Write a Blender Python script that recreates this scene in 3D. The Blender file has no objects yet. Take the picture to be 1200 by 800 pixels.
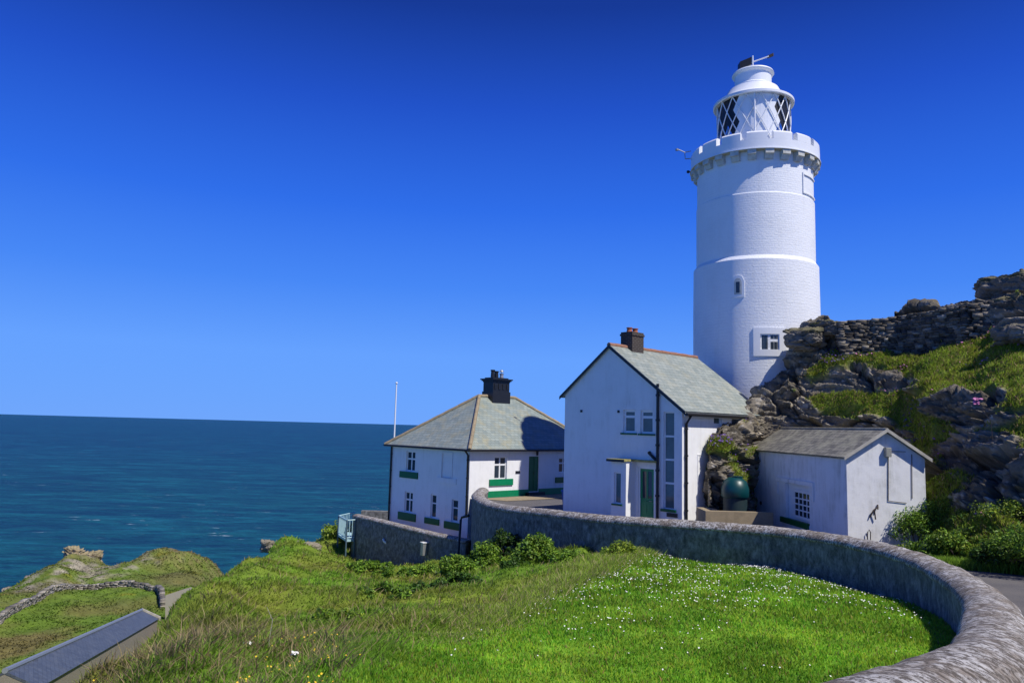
import bpy, math, random
import numpy as np
from mathutils import Vector, Matrix
from mathutils.geometry import tessellate_polygon, delaunay_2d_cdt
random.seed(7); rng = np.random.default_rng(7)
C = bpy.context.scene.collection
R = math.radians
SUN_AZ, SUN_EL = 128.0, 54.0

# ------------------------------------------------------------------ camera model (eye at the world origin, +Y ahead)
F, CX, CY = 880.0, 600.0, 400.0
PITCH, ROLL = math.atan(99.9 / F), math.atan(.0265)
_fw = np.array([0, math.cos(PITCH), math.sin(PITCH)])
_u0 = np.array([0, -math.sin(PITCH), math.cos(PITCH)])
_rt = np.array([1., 0, 0]) * math.cos(ROLL) + _u0 * math.sin(ROLL)
_up = _u0 * math.cos(ROLL) - np.array([1., 0, 0]) * math.sin(ROLL)
def ray(x, y): return _rt * (x - CX) / F - _up * (y - CY) / F + _fw
def AY(x, y, D):                       # survey point: seen at (x, y), D metres ahead
    d = ray(x, y); return d * (D / d[1])
def AZ(x, y, z):
    d = ray(x, y); return d * (z / d[2])

# ------------------------------------------------------------------ noise
def _h(i, j, k, s):
    n = (i * 73856093 ^ j * 19349663 ^ k * 83492791 ^ (s * 26544357)) & 0xffffffff
    n = ((n ^ (n >> 13)) * 1274126177) & 0xffffffff
    n = ((n ^ (n >> 15)) * 668265263) & 0xffffffff
    n ^= n >> 16
    return (n & 0xffffff) / float(0xffffff)
def vnoise(p, s=0):
    p = np.asarray(p, float); q = np.floor(p).astype(np.int64); f = p - q; f = f * f * (3 - 2 * f)
    r = 0
    for a in (0, 1):
        for b in (0, 1):
            for c in (0, 1):
                w = (f[:, 0] if a else 1 - f[:, 0]) * (f[:, 1] if b else 1 - f[:, 1]) * (f[:, 2] if c else 1 - f[:, 2])
                r = r + w * _h(q[:, 0] + a, q[:, 1] + b, q[:, 2] + c, s)
    return r
def fbm(p, o=4, s=0):
    p = np.asarray(p, float); r = 0; a = .5; t = 0
    for k in range(o):
        r = r + a * vnoise(p, s + k); t += a; p = p * 2.03 + 7.1; a *= .5
    return r / t
def worley(p, s=0):                    # nearest distance, second distance, cell value
    p = np.asarray(p, float); q = np.floor(p).astype(np.int64)
    d1 = np.full(len(p), 9.); d2 = d1.copy(); v = np.zeros(len(p))
    for a in (-1, 0, 1):
        for b in (-1, 0, 1):
            for c in (-1, 0, 1):
                i, j, k = q[:, 0] + a, q[:, 1] + b, q[:, 2] + c
                dx = i + _h(i, j, k, s) - p[:, 0]; dy = j + _h(i, j, k, s + 1) - p[:, 1]; dz = k + _h(i, j, k, s + 2) - p[:, 2]
                d = np.sqrt(dx * dx + dy * dy + dz * dz)
                cl = d < d1
                d2 = np.where(cl, d1, np.minimum(d2, d)); v = np.where(cl, _h(i, j, k, s + 3), v); d1 = np.where(cl, d, d1)
    return d1, d2, v
def facets(p, s=0):                    # worley cells, each a tilted plane: broken rock faces
    p = np.asarray(p, float); q = np.floor(p).astype(np.int64); d1 = np.full(len(p), 9.); d2 = d1.copy(); v = np.zeros(len(p)); t = np.zeros(len(p))
    for a in (-1, 0, 1):
        for b in (-1, 0, 1):
            for c in (-1, 0, 1):
                i, j, k = q[:, 0] + a, q[:, 1] + b, q[:, 2] + c
                dx = i + _h(i, j, k, s) - p[:, 0]; dy = j + _h(i, j, k, s + 1) - p[:, 1]; dz = k + _h(i, j, k, s + 2) - p[:, 2]
                d = np.sqrt(dx * dx + dy * dy + dz * dz); cl = d < d1; d2 = np.where(cl, d1, np.minimum(d2, d)); v = np.where(cl, _h(i, j, k, s + 3), v)
                tt = dx * (_h(i, j, k, s + 4) - .5) + dy * (_h(i, j, k, s + 5) - .5) + dz * (_h(i, j, k, s + 6) - .5); t = np.where(cl, tt, t); d1 = np.where(cl, d, d1)
    return d2 - d1, v, t
def P3(x, y, z=None):
    return np.stack([x, y, np.zeros_like(x) if z is None else z], 1)

# ------------------------------------------------------------------ tagging and mesh helpers
def tag(o, label, cat, group=None):
    o['label'] = label; o['category'] = cat
    if group: o['group'] = group
    return o
def kind(o, k): o['kind'] = k; return o
def empty(name, loc=(0, 0, 0), rz=0, parent=None):
    o = bpy.data.objects.new(name, None); C.objects.link(o); o.location = loc; o.rotation_euler = (0, 0, rz); o.parent = parent
    return o
class MB:
    def __init__(s): s.v = []; s.f = []; s.uv = []
    def face(s, pts, uv=None):
        b = len(s.v); s.v += [tuple(p) for p in pts]; s.f.append(tuple(range(b, b + len(pts))))
        if uv is None:
            p = [Vector(q) for q in pts]; n = Vector((0, 0, 0))
            for i in range(len(p)): n += p[i].cross(p[(i + 1) % len(p)])
            if n.length < 1e-12: n = Vector((0, 0, 1))
            n.normalize(); t = Vector((0, 0, 1)).cross(n)
            t = Vector((1, 0, 0)) if t.length < .02 else t.normalized()
            bb = n.cross(t); uv = [(q.dot(t), q.dot(bb)) for q in p]
        s.uv += list(uv); return s
    def box(s, x0, x1, y0, y1, z0, z1):
        if x0 > x1: x0, x1 = x1, x0
        if y0 > y1: y0, y1 = y1, y0
        if z0 > z1: z0, z1 = z1, z0
        c = [(x0, y0, z0), (x1, y0, z0), (x1, y1, z0), (x0, y1, z0), (x0, y0, z1), (x1, y0, z1), (x1, y1, z1), (x0, y1, z1)]
        for f in ((0, 3, 2, 1), (4, 5, 6, 7), (0, 1, 5, 4), (1, 2, 6, 5), (2, 3, 7, 6), (3, 0, 4, 7)): s.face([c[i] for i in f])
        return s
    def prism(s, bot, top):            # two matching rings
        n = len(bot); s.face(list(reversed(bot))); s.face(top)
        for i in range(n): j = (i + 1) % n; s.face([bot[i], bot[j], top[j], top[i]])
        return s
    def slab(s, quad, th):             # closed slab hanging th below a polygon
        top = [Vector(q) for q in quad]; n = (top[1] - top[0]).cross(top[2] - top[0]).normalized()
        if n.z < 0: top.reverse(); n = -n
        return s.prism([p - n * th for p in top], top)
    def tube(s, pts, r, n=8, closed=False):
        pts = [Vector(p) for p in pts]; rings = []; cum = 0
        for i, p in enumerate(pts):
            d = (pts[min(i + 1, len(pts) - 1)] - pts[max(i - 1, 0)]).normalized()
            a = d.cross(Vector((0, 0, 1)) if abs(d.z) < .9 else Vector((1, 0, 0))).normalized(); b = d.cross(a)
            rr = r[i] if isinstance(r, (list, tuple)) else r
            rings.append([p + a * math.cos(2 * math.pi * k / n) * rr + b * math.sin(2 * math.pi * k / n) * rr for k in range(n)])
        for i in range(len(rings) - 1):
            for k in range(n): j = (k + 1) % n; s.face([rings[i][k], rings[i][j], rings[i + 1][j], rings[i + 1][k]])
        s.face(list(reversed(rings[0]))); s.face(rings[-1]); return s
    def lathe(s, prof, n=96, c=(0, 0, 0), a0=0, a1=2 * math.pi, cap=True):
        rings = []; cum = 0; r0 = max(p[0] for p in prof)
        us = [a0 + (a1 - a0) * k / n for k in range(n + 1)]; vs = [0]
        for i in range(1, len(prof)): vs.append(vs[-1] + math.hypot(prof[i][0] - prof[i - 1][0], prof[i][1] - prof[i - 1][1]))
        for i in range(len(prof) - 1):
            (ra, za), (rb, zb) = prof[i], prof[i + 1]
            for k in range(n):
                p = []
                for (r, z, u) in ((ra, za, us[k]), (ra, za, us[k + 1]), (rb, zb, us[k + 1]), (rb, zb, us[k])):
                    p.append((c[0] + r * math.cos(u), c[1] + r * math.sin(u), c[2] + z))
                s.face(p, [(us[k] * r0, vs[i]), (us[k + 1] * r0, vs[i]), (us[k + 1] * r0, vs[i + 1]), (us[k] * r0, vs[i + 1])])
        return s
    def build(s, name, mat, parent=None, smooth=None, merge=True, bevel=0):
        m = bpy.data.meshes.new(name); m.from_pydata(s.v, [], s.f)
        l = m.uv_layers.new(name='UVMap'); l.data.foreach_set('uv', np.array(s.uv, np.float32).ravel())
        if merge:
            import bmesh
            bm = bmesh.new(); bm.from_mesh(m); bmesh.ops.remove_doubles(bm, verts=bm.verts, dist=1e-5)
            bmesh.ops.recalc_face_normals(bm, faces=bm.faces)
            bm.to_mesh(m); bm.free()
        m.materials.append(mat)
        if smooth is not None: m.shade_smooth(); m.set_sharp_from_angle(angle=R(smooth))
        o = bpy.data.objects.new(name, m); C.objects.link(o); o.parent = parent
        if bevel:
            b = o.modifiers.new('bevel', 'BEVEL'); b.width = bevel; b.segments = 2; b.limit_method = 'ANGLE'; b.angle_limit = R(40)
        return o
def npmesh(name, v, f, mat, parent=None, col=None, uv=None, smooth=False, normals=None):
    """v (N,3), f (M,k) arrays"""
    v = np.asarray(v, np.float32); f = np.asarray(f, np.int32); k = f.shape[1]
    m = bpy.data.meshes.new(name); m.vertices.add(len(v)); m.vertices.foreach_set('co', v.ravel())
    m.loops.add(f.size); m.loops.foreach_set('vertex_index', f.ravel())
    m.polygons.add(len(f)); m.polygons.foreach_set('loop_start', np.arange(0, f.size, k, dtype=np.int32))
    m.update(calc_edges=True)
    if smooth: m.polygons.foreach_set('use_smooth', np.ones(len(f), bool))
    if col is not None:
        a = m.color_attributes.new('Col', 'FLOAT_COLOR', 'POINT')
        c = np.ones((len(v), 4), np.float32); c[:, :col.shape[1]] = col; a.data.foreach_set('color', c.ravel())
    if uv is not None:
        l = m.uv_layers.new(name='UVMap'); l.data.foreach_set('uv', np.asarray(uv, np.float32)[f.ravel()].ravel())
    m.validate(); m.materials.append(mat)
    o = bpy.data.objects.new(name, m); C.objects.link(o); o.parent = parent
    return o
def grid_faces(nu, nv):                # vertices indexed [u * nv + v]
    u, v = np.meshgrid(np.arange(nu - 1), np.arange(nv - 1), indexing='ij'); a = (u * nv + v).ravel()
    return np.stack([a, a + nv, a + nv + 1, a + 1], 1)

# ------------------------------------------------------------------ materials
class NT:
    def __init__(s, name):
        s.m = bpy.data.materials.new(name); s.m.use_nodes = True; s.t = s.m.node_tree; s.n = s.t.nodes; s.n.clear()
        s.out = s.n.new('ShaderNodeOutputMaterial'); s.b = s.n.new('ShaderNodeBsdfPrincipled'); s.t.links.new(s.b.outputs[0], s.out.inputs[0])
    def new(s, typ, **kw):
        n = s.n.new(typ)
        for k, v in kw.items():
            if k.startswith('i_'): n.inputs[k[2:].replace('_', ' ')].default_value = v
            else: setattr(n, k, v)
        return n
    def link(s, a, b): s.t.links.new(a, b)
    def coord(s, kind_='Object', scale=(1, 1, 1), rot=(0, 0, 0)):
        c = s.new('ShaderNodeTexCoord'); m = s.new('ShaderNodeMapping'); m.inputs['Scale'].default_value = scale; m.inputs['Rotation'].default_value = rot
        s.link(c.outputs[kind_], m.inputs[0]); return m.outputs[0]
    def noise(s, vec, scale, detail=6, rough=.6, dist=0):
        n = s.new('ShaderNodeTexNoise'); n.inputs['Scale'].default_value = scale; n.inputs['Detail'].default_value = detail
        n.inputs['Roughness'].default_value = rough; n.inputs['Distortion'].default_value = dist
        s.link(vec, n.inputs['Vector']); return n.outputs[0]
    def ramp(s, fac, stops):
        r = s.new('ShaderNodeValToRGB'); e = r.color_ramp.elements
        while len(e) < len(stops): e.new(.5)
        for i, (p, c) in enumerate(stops):
            e[i].position = p; e[i].color = (c, c, c, 1) if not isinstance(c, (tuple, list)) else tuple(c[:3]) + (1,)
        s.link(fac, r.inputs[0]); return r.outputs[0]
    def mix(s, fac, a, b, mode='MIX'):
        m = s.new('ShaderNodeMix'); m.data_type = 'RGBA'; m.blend_type = mode
        for val, sock in ((fac, m.inputs[0]), (a, m.inputs[6]), (b, m.inputs[7])):
            if hasattr(val, 'is_linked'): s.link(val, sock)
            elif isinstance(val, (tuple, list)): sock.default_value = tuple(val[:3]) + (1,)
            else: sock.default_value = val
        return m.outputs[2]
    def math(s, op, a, b=None):
        m = s.new('ShaderNodeMath'); m.operation = op
        for val, sock in ((a, m.inputs[0]), (b, m.inputs[1])):
            if val is None: continue
            if hasattr(val, 'is_linked'): s.link(val, sock)
            else: sock.default_value = val
        return m.outputs[0]
    def bump(s, h, strength=.4, dist=.02, prev=None):
        b = s.new('ShaderNodeBump'); b.inputs['Strength'].default_value = strength; b.inputs['Distance'].default_value = dist
        s.link(h, b.inputs['Height'])
        if prev is not None: s.link(prev, b.inputs['Normal'])
        return b.outputs[0]
    def done(s, col=None, rough=.8, nrm=None, **kw):
        if col is not None:
            if hasattr(col, 'is_linked'): s.link(col, s.b.inputs['Base Color'])
            else: s.b.inputs['Base Color'].default_value = tuple(col[:3]) + (1,)
        if hasattr(rough, 'is_linked'): s.link(rough, s.b.inputs['Roughness'])
        else: s.b.inputs['Roughness'].default_value = rough
        if nrm is not None: s.link(nrm, s.b.inputs['Normal'])
        for k, v in kw.items(): s.b.inputs[k].default_value = v
        return s.m

def m_plain(name, col, rough=.6, var=.25, scale=6, bump=.15, metallic=0):
    t = NT(name); o = t.coord(); n = t.noise(o, scale); d = tuple(c * (1 - var) for c in col)
    return t.done(t.mix(t.ramp(n, [(.3, 0), (.7, 1)]), d, col), rough, t.bump(t.noise(o, scale * 6), bump, .01), Metallic=metallic)
def m_render(name, col=(.80, .80, .79), dirt=(.45, .44, .40), amount=.35, streak=True):
    t = NT(name); o = t.coord(); n = t.noise(o, 1.3, 8, .65)
    st = t.noise(t.coord(scale=(3, 3, .35)), 1.5, 6, .7)
    f = t.math('MULTIPLY', t.ramp(n, [(.42, 0), (.8, 1)]), t.ramp(st, [(.4, 0), (.75, 1)]))
    c = t.mix(t.math('MULTIPLY', f, amount * 2), col, dirt)
    h = t.bump(t.noise(o, 45, 5, .7), .35, .01); h = t.bump(t.noise(o, 3, 4), .35, .03, h)
    return t.done(c, .75, h)
def m_paintbrick(name, scale=1.0, bh=.16, bw=.42, strength=.8, col=(.80, .81, .82)):
    t = NT(name); uv = t.coord('UV'); br = t.new('ShaderNodeTexBrick'); br.offset = .5
    nz = t.new('ShaderNodeTexNoise'); nz.inputs['Scale'].default_value = 2.2; nz.inputs['Detail'].default_value = 3; t.link(uv, nz.inputs['Vector'])
    dist = t.new('ShaderNodeVectorMath'); dist.operation = 'MULTIPLY_ADD'; t.link(nz.outputs[1], dist.inputs[0]); dist.inputs[1].default_value = (.26, .10, 0); t.link(uv, dist.inputs[2])
    t.link(dist.outputs[0], br.inputs['Vector'])
    br.inputs['Scale'].default_value = 1; br.inputs['Brick Width'].default_value = bw; br.inputs['Row Height'].default_value = bh
    br.inputs['Mortar Size'].default_value = .012; br.inputs['Mortar Smooth'].default_value = 1; br.inputs['Color1'].default_value = (.35, .35, .35, 1); br.inputs['Color2'].default_value = (1, 1, 1, 1); br.inputs['Mortar'].default_value = (0, 0, 0, 1)
    n = t.noise(uv, .5, 6, .6); c = t.mix(t.ramp(n, [(.5, 0), (.8, 1)]), col, tuple(k * .88 for k in col))
    st = t.noise(t.coord('UV', scale=(1.6, .12, 1)), 1.3, 6, .7); c = t.mix(t.ramp(st, [(.55, 0), (.85, .35)]), c, (.50, .49, .45))
    h = t.bump(br.outputs[0], strength, .03); h = t.bump(t.noise(uv, 9, 6, .75), .6, .03, h)
    return t.done(c, .6, h)
def m_slate(name, c1=(.20, .235, .22), c2=(.30, .33, .30), lichen=(.36, .32, .20), la=.25, row=.22, w=.3):
    t = NT(name); uv = t.coord('UV'); br = t.new('ShaderNodeTexBrick'); t.link(uv, br.inputs['Vector']); br.offset = .5
    for k, v in (('Scale', 1), ('Brick Width', w), ('Row Height', row), ('Mortar Size', .008), ('Mortar Smooth', .3), ('Bias', 0)): br.inputs[k].default_value = v
    br.inputs['Color1'].default_value = c1 + (1,); br.inputs['Color2'].default_value = c2 + (1,); br.inputs['Mortar'].default_value = tuple(k * .35 for k in c1) + (1,)
    n = t.noise(uv, 1.1, 8, .7); c = t.mix(t.math('MULTIPLY', t.ramp(n, [(.48, 0), (.72, 1)]), la * 2), br.outputs[0], lichen)
    c = t.mix(.5, c, t.mix(t.noise(uv, 14, 6, .7), (.25, .25, .25), (.8, .8, .8)), 'OVERLAY')
    h = t.bump(br.outputs['Fac'], -.6, .02); h = t.bump(t.noise(uv, 25, 5, .7), .5, .012, h)
    return t.done(c, .55, h)
def m_glass(name, col=(.015, .022, .03)):
    t = NT(name); o = t.coord(); return t.done(t.mix(t.noise(o, 2.3, 2), col, tuple(k * 2.6 for k in col)), .06, None)
def m_attr(name, rough=.85, var=.35, scale=3, bump=.3, trans=0, spec=.3, bscale=30, bdist=.05):
    t = NT(name); a = t.new('ShaderNodeAttribute'); a.attribute_name = 'Col'; o = t.coord()
    n = t.noise(o, scale, 8, .7); c = t.mix(var, a.outputs[0], t.mix(n, (.1, .1, .1), (.9, .9, .9)), 'OVERLAY')
    m = t.done(c, rough, t.bump(t.noise(o, bscale, 6, .7), bump, bdist) if bump else None); t.b.inputs['Specular IOR Level'].default_value = spec
    if trans:
        tr = t.new('ShaderNodeBsdfTranslucent'); t.link(c, tr.inputs[0]); mx = t.new('ShaderNodeMixShader'); mx.inputs[0].default_value = trans
        t.link(t.b.outputs[0], mx.inputs[1]); t.link(tr.outputs[0], mx.inputs[2]); t.link(mx.outputs[0], t.out.inputs[0])
    return m
M = {}
M['render'] = m_render('white_render', (.81, .81, .81), amount=.38)
M['render_worn'] = m_render('worn_render', (.77, .77, .77), (.34, .34, .29), .8)
M['tower'] = m_paintbrick('painted_brick', bh=.11, bw=.36, strength=.34)
M['tower_rough'] = m_paintbrick('painted_brick_rough', bh=.15, bw=.42, strength=.42)
M['white'] = m_plain('white_paint', (.80, .81, .82), .4, .06, 3, .05)
M['corbel'] = m_plain('stained_white', (.62, .61, .54), .7, .35, 5, .2)
M['soffit'] = m_plain('stained_soffit', (.66, .58, .38), .8, .4, 5, .3)
M['green'] = m_plain('green_paint', (.0, .22, .085), .4, .2, 4, .1)
M['green_dark'] = m_plain('dark_green_paint', (.0, .12, .03), .4, .25, 4, .1)
M['black'] = m_plain('black_paint', (.012, .013, .016), .45, .3, 4, .1)
M['slate'] = m_slate('slate')
M['slate_cottage'] = m_slate('slate_cottage', (.19, .23, .215), (.27, .31, .28), (.36, .30, .14), .3)
M['slate_old'] = m_slate('slate_old', (.13, .12, .095), (.28, .26, .20), (.36, .34, .24), .6, .16, .2)
M['slate_blue'] = m_slate('slate_blue', (.06, .07, .09), (.085, .10, .13), (.15, .16, .17), .25, .25, .35)
M['ridge_tan'] = m_plain('ridge_tan', (.34, .27, .17), .8, .4, 5, .4)
M['ridge_orange'] = m_plain('ridge_orange', (.33, .16, .10), .8, .4, 8, .3)
M['pale_stone'] = m_plain('pale_stone', (.50, .47, .40), .85, .35, 3, .5)
M['glass'] = m_glass('window_glass'); M['glass_grey'] = m_glass('curtained_glass', (.05, .075, .08))
M['metal'] = m_plain('galvanised', (.42, .43, .44), .45, .2, 8, .05, .6)
M['rust'] = m_plain('rusty_iron', (.06, .045, .04), .8, .4, 20, .3)
M['blue_rail'] = m_plain('pale_blue_paint', (.42, .62, .66), .5, .15, 8, .1)
M['blue_rail_dark'] = m_plain('blue_grey_steel', (.09, .15, .2), .5, .2, 8, .1)
M['terracotta'] = m_plain('terracotta', (.45, .13, .06), .8, .3, 6, .3)
M['tank'] = m_plain('teal_plastic', (.0, .05, .055), .4, .15, 3, .03)  # teal darkened to stand in for the outbuilding's shadow
M['tank_base'] = m_plain('tank_base', (.01, .03, .035), .6, .2, 3, .1)
M['blockwork'] = m_plain('sandy_block', (.33, .26, .16), .9, .3, 5, .4)
M['blue_door'] = m_plain('blue_plastic', (.04, .12, .35), .35, .2, 3, .05)
M['lichen_flat'] = m_plain('lichened_lead', (.42, .38, .13), .8, .5, 5, .3)
M['cream'] = m_plain('cream_paint', (.72, .66, .55), .6, .08, 3, .1)
M['grey_box'] = m_plain('grey_plastic', (.34, .34, .29), .5, .3, 12, .1)
def m_brick():
    t = NT('chimney_brick'); uv = t.coord('UV'); br = t.new('ShaderNodeTexBrick'); t.link(uv, br.inputs['Vector'])
    for k, v in (('Scale', 1), ('Brick Width', .23), ('Row Height', .08), ('Mortar Size', .012)): br.inputs[k].default_value = v
    br.inputs['Color1'].default_value = (.04, .026, .022, 1); br.inputs['Color2'].default_value = (.03, .02, .02, 1); br.inputs['Mortar'].default_value = (.10, .09, .08, 1)
    return t.done(br.outputs[0], .9, t.bump(br.outputs['Fac'], -.8, .02))
M['brick'] = m_brick()
# ------------------------------------------------------------------ buildings
class Bld:
    """local frame: origin at the near corner, +X along the sunlit side ('R' face, y=0), +Y along the shaded side ('L' face, x=0); z stays world z"""
    def __init__(s, name, x, y, az_y):
        s.X = np.array([math.cos(R(az_y)), math.sin(R(-az_y)), 0.]); s.Yv = np.array([math.sin(R(az_y)), math.cos(R(az_y)), 0.])
        s.o = np.array([x, y, 0.]); s.root = empty(name, (x, y, 0), R(-az_y))
    def loc(s, w): w = np.asarray(w) - s.o; return np.array([w @ s.X, w @ s.Yv, w[2]])
    def wld(s, l): return s.o + s.X * l[0] + s.Yv * l[1] + np.array([0, 0, l[2]])
    def hit(s, face, px, py, d=0.):    # where the sight line meets the wall plane: (distance along wall, z)
        n = s.X if face == 'L' else s.Yv; r = ray(px, py); k = (s.o @ n - d) / (r @ n); l = s.loc(r * k)
        return (l[1] if face == 'L' else l[0]), l[2]
    def rect(s, face, x0, y0, x1, y1, d=0.):
        xm, ym = (x0 + x1) / 2, (y0 + y1) / 2
        a0 = s.hit(face, x0, ym, d)[0]; a1 = s.hit(face, x1, ym, d)[0]; z1 = s.hit(face, xm, y0, d)[1]; z0 = s.hit(face, xm, y1, d)[1]
        return (min(a0, a1), max(a0, a1), z0, z1)
    @staticmethod
    def P(face, a, z, d=0.): return (-d, a, z) if face == 'L' else (a, -d, z)
    def fbox(s, mb, face, a0, a1, z0, z1, d0, d1):
        p, q = s.P(face, a0, z0, d0), s.P(face, a1, z1, d1); mb.box(p[0], q[0], p[1], q[1], p[2], q[2]); return mb
    def wall(s, mb, face, outline, holes, depth=.16):
        loops = [[Vector((a, z, 0)) for a, z in outline]] + [[Vector((a, z, 0)) for a, z in ((h[0], h[2]), (h[0], h[3]), (h[1], h[3]), (h[1], h[2]))] for h in holes]
        flat = [v for l in loops for v in l]
        for tri in tessellate_polygon(loops):
            p = [s.P(face, flat[i].x, flat[i].y) for i in tri]
            n = (Vector(p[1]) - Vector(p[0])).cross(Vector(p[2]) - Vector(p[0])); out = Vector(s.P(face, 0, 0, 1))
            if n.dot(out) < 0: p.reverse()
            mb.face(p)
        for a0, a1, z0, z1 in holes:
            c = [(a0, z0), (a1, z0), (a1, z1), (a0, z1)]
            for i in range(4):
                (u, v), (w, x) = c[i], c[(i + 1) % 4]
                mb.face([s.P(face, u, v, 0), s.P(face, w, x, 0), s.P(face, w, x, -depth), s.P(face, u, v, -depth)])
    def window(s, face, r, cols=1, rows=(1,), fw=.06, mw=.04, rec=.10, glass='glass', sill=None, sillmat='green', frame='white', parent=None, bars=.03):
        a0, a1, z0, z1 = r; f = MB(); D0, D1 = -rec - .05, -rec
        s.fbox(f, face, a0, a0 + fw, z0, z1, D0, D1); s.fbox(f, face, a1 - fw, a1, z0, z1, D0, D1)
        s.fbox(f, face, a0 + fw, a1 - fw, z0, z0 + fw, D0, D1 - .002); s.fbox(f, face, a0 + fw, a1 - fw, z1 - fw, z1, D0, D1 - .002)
        tot = sum(rows); z = z0 + fw; H = z1 - z0 - 2 * fw
        zs = []
        for k in rows[:-1]: z += H * k / tot; zs.append(z); s.fbox(f, face, a0 + fw, a1 - fw, z - mw / 2, z + mw / 2, D0, D1 - .004)
        for k in range(1, cols):
            a = a0 + fw + (a1 - a0 - 2 * fw) * k / cols; s.fbox(f, face, a - mw / 2, a + mw / 2, z0 + fw, z1 - fw, D0 + .002, D1 - .007)
        o = f.build('window', M[frame], parent or s.root, merge=False)
        s.fbox(MB(), face, a0 + fw, a1 - fw, z0 + fw, z1 - fw, D0 - .004, D0 + .025).build('pane', M[glass], o)
        if sill: s.fbox(MB(), face, sill[0], sill[1], sill[2], sill[3], -rec, .07).build('sill', M[sillmat], o, bevel=.008)
        return o

# ---- the hip-roofed cottage
YARD = -4.05
def cottage():
    c = AY(550.5, 540, 40.0); B = Bld('cottage', c[0], c[1], -43); rt = B.root
    tag(rt, 'low white cottage with hipped slate roof, black chimney and green sills, beside the sea', 'house')
    Lh = B.hit('L', 457.5, 560)[0]; Rw = 10.2; ez = B.hit('R', 553, 526.5, .25)[1]; base = -7.0
    rL = [B.rect('L', 476, 528.5, 486.5, 552), B.rect('L', 474, 576, 483.5, 600), B.rect('L', 504.5, 579, 511, 606.5), B.rect('L', 529, 585, 536.5, 611)]
    blind = B.rect('L', 518, 531, 529.5, 560)
    rR = [B.rect('R', 579.5, 535, 594, 561), B.rect('R', 655, 536, 667, 553.5)]
    door = B.rect('R', 619.5, 534.5, 631.5, 575.5)
    w = MB()
    B.wall(w, 'L', [(0, base), (Lh, base), (Lh, ez), (0, ez)], rL + [blind]); B.wall(w, 'R', [(0, base), (Rw, base), (Rw, ez), (0, ez)], rR + [door])
    w.face([(Rw, 0, base), (Rw, Lh, base), (Rw, Lh, ez), (Rw, 0, ez)]); w.face([(Rw, Lh, base), (0, Lh, base), (0, Lh, ez), (Rw, Lh, ez)])
    B.fbox(w, 'L', blind[0], blind[1], blind[2], blind[3], -.1, -.05)
    w.build('walls', M['render'], rt, merge=False)
    sl = [B.rect('L', 469, 552.5, 490, 560), B.rect('L', 467, 600.5, 487.5, 609.5), B.rect('L', 498, 607, 515, 614), B.rect('L', 521, 611.5, 540, 620)]
    for k, (r, q) in enumerate(zip(rL, sl)):
        B.window('L', r, cols=2 if k < 2 else 1, rows=(1.7, 1), sill=q, mw=.09 if k < 2 else .07, rec=.08, sillmat='green_dark')
    q = (blind[0] - .07, blind[1] + .07, blind[2], blind[3] + .08); fm = MB(); B.fbox(fm, 'L', q[0], blind[0] - .002, q[2], q[3], .002, .035); B.fbox(fm, 'L', blind[1] + .002, q[1], q[2], q[3], .002, .035); B.fbox(fm, 'L', blind[0], blind[1], blind[3] + .002, q[3], .002, .033); fm.build('window_trim', M['render'], rt, merge=False)
    q = B.rect('L', 512.5, 560, 535, 566.5); B.fbox(MB(), 'L', *q, -.05, .05).build('window_surround', M['render'], rt)
    B.window('R', rR[0], cols=2, rows=(1.9, 1), sill=B.rect('R', 573, 561, 600.5, 568.5), mw=.09, rec=.09, glass='glass')
    B.window('R', rR[1], cols=2, rows=(1.9, 1), sill=B.rect('R', 650.5, 558.5, 674, 565), mw=.09, rec=.09, sillmat='green_dark')
    pz = B.hit('R', 580, 575)[1]; f = MB(); B.fbox(f, 'R', .9, door[0], base, pz, 0, .03); B.fbox(f, 'R', door[1], Rw, base, pz, 0, .03); f.build('plinth', M['green'], rt)
    d = MB(); a0, a1, z0, z1 = door; am = (a0 + a1) / 2
    B.fbox(d, 'R', a0, am - .006, z0, z1, -.12, -.07); B.fbox(d, 'R', am + .006, a1, z0, z1, -.12, -.072)
    for u0, u1 in ((a0, am - .006), (am + .006, a1)):
        for k in range(3): zz = z0 + .15 + k * .6; B.fbox(d, 'R', u0 + .07, u1 - .07, zz, zz + .48, -.07, -.055)
    dd = d.build('door', M['green_dark'], rt, merge=False); h = MB(); h.tube([B.P('R', am + .06, z0 + .95, -.05), B.P('R', am + .06, z0 + 1.1, -.03)], .015); h.build('door_handle', M['black'], dd)
    st = MB(); B.fbox(st, 'R', a0 - .25, a1 + .25, base, z0 - .03, .035, .30); st.build('doorstep', M['black'], rt, bevel=.01)
    q = B.rect('R', 626.5, 526.5, 629.5, 533.5); l = MB(); cc = Vector(B.P('R', (q[0] + q[1]) / 2, 0, .12)); l.lathe([(0, q[2]), (.06, q[2] + .02), (.08, q[3] - .08), (.03, q[3]), (0, q[3] + .02)], 12, (cc.x, cc.y, 0)); B.fbox(l, 'R', (q[0] + q[1]) / 2 - .02, (q[0] + q[1]) / 2 + .02, q[3] - .04, q[3], 0, .12); l.build('wall_lamp', M['black'], rt)
    q = B.rect('R', 604, 551.5, 609, 554.5); B.fbox(MB(), 'R', *q, .003, .03).build('door_sign', M['black'], rt)
    # roof
    o = .30; ez2 = ez - .02; w1 = B.loc(AY(565.5, 464, 40 + Lh * .5 * 1.413 * .99)); h = Lh / 2; rz = w1[2]
    c0, c1, c2, c3 = (-o, -o, ez2), (Rw + o, -o, ez2), (Rw + o, Lh + o, ez2), (-o, Lh + o, ez2)
    a, b = (h, h, rz), (Rw - h, h, rz)
    roof = MB(); roof.face([c0, c1, b, a]); roof.face([c3, c0, a]); roof.face([c1, c2, b]); roof.face([c2, c3, a, b]); roof.face([c0, c3, c2, c1])
    ro = roof.build('roof', M['slate_cottage'], rt)
    rt_ = MB()
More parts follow.
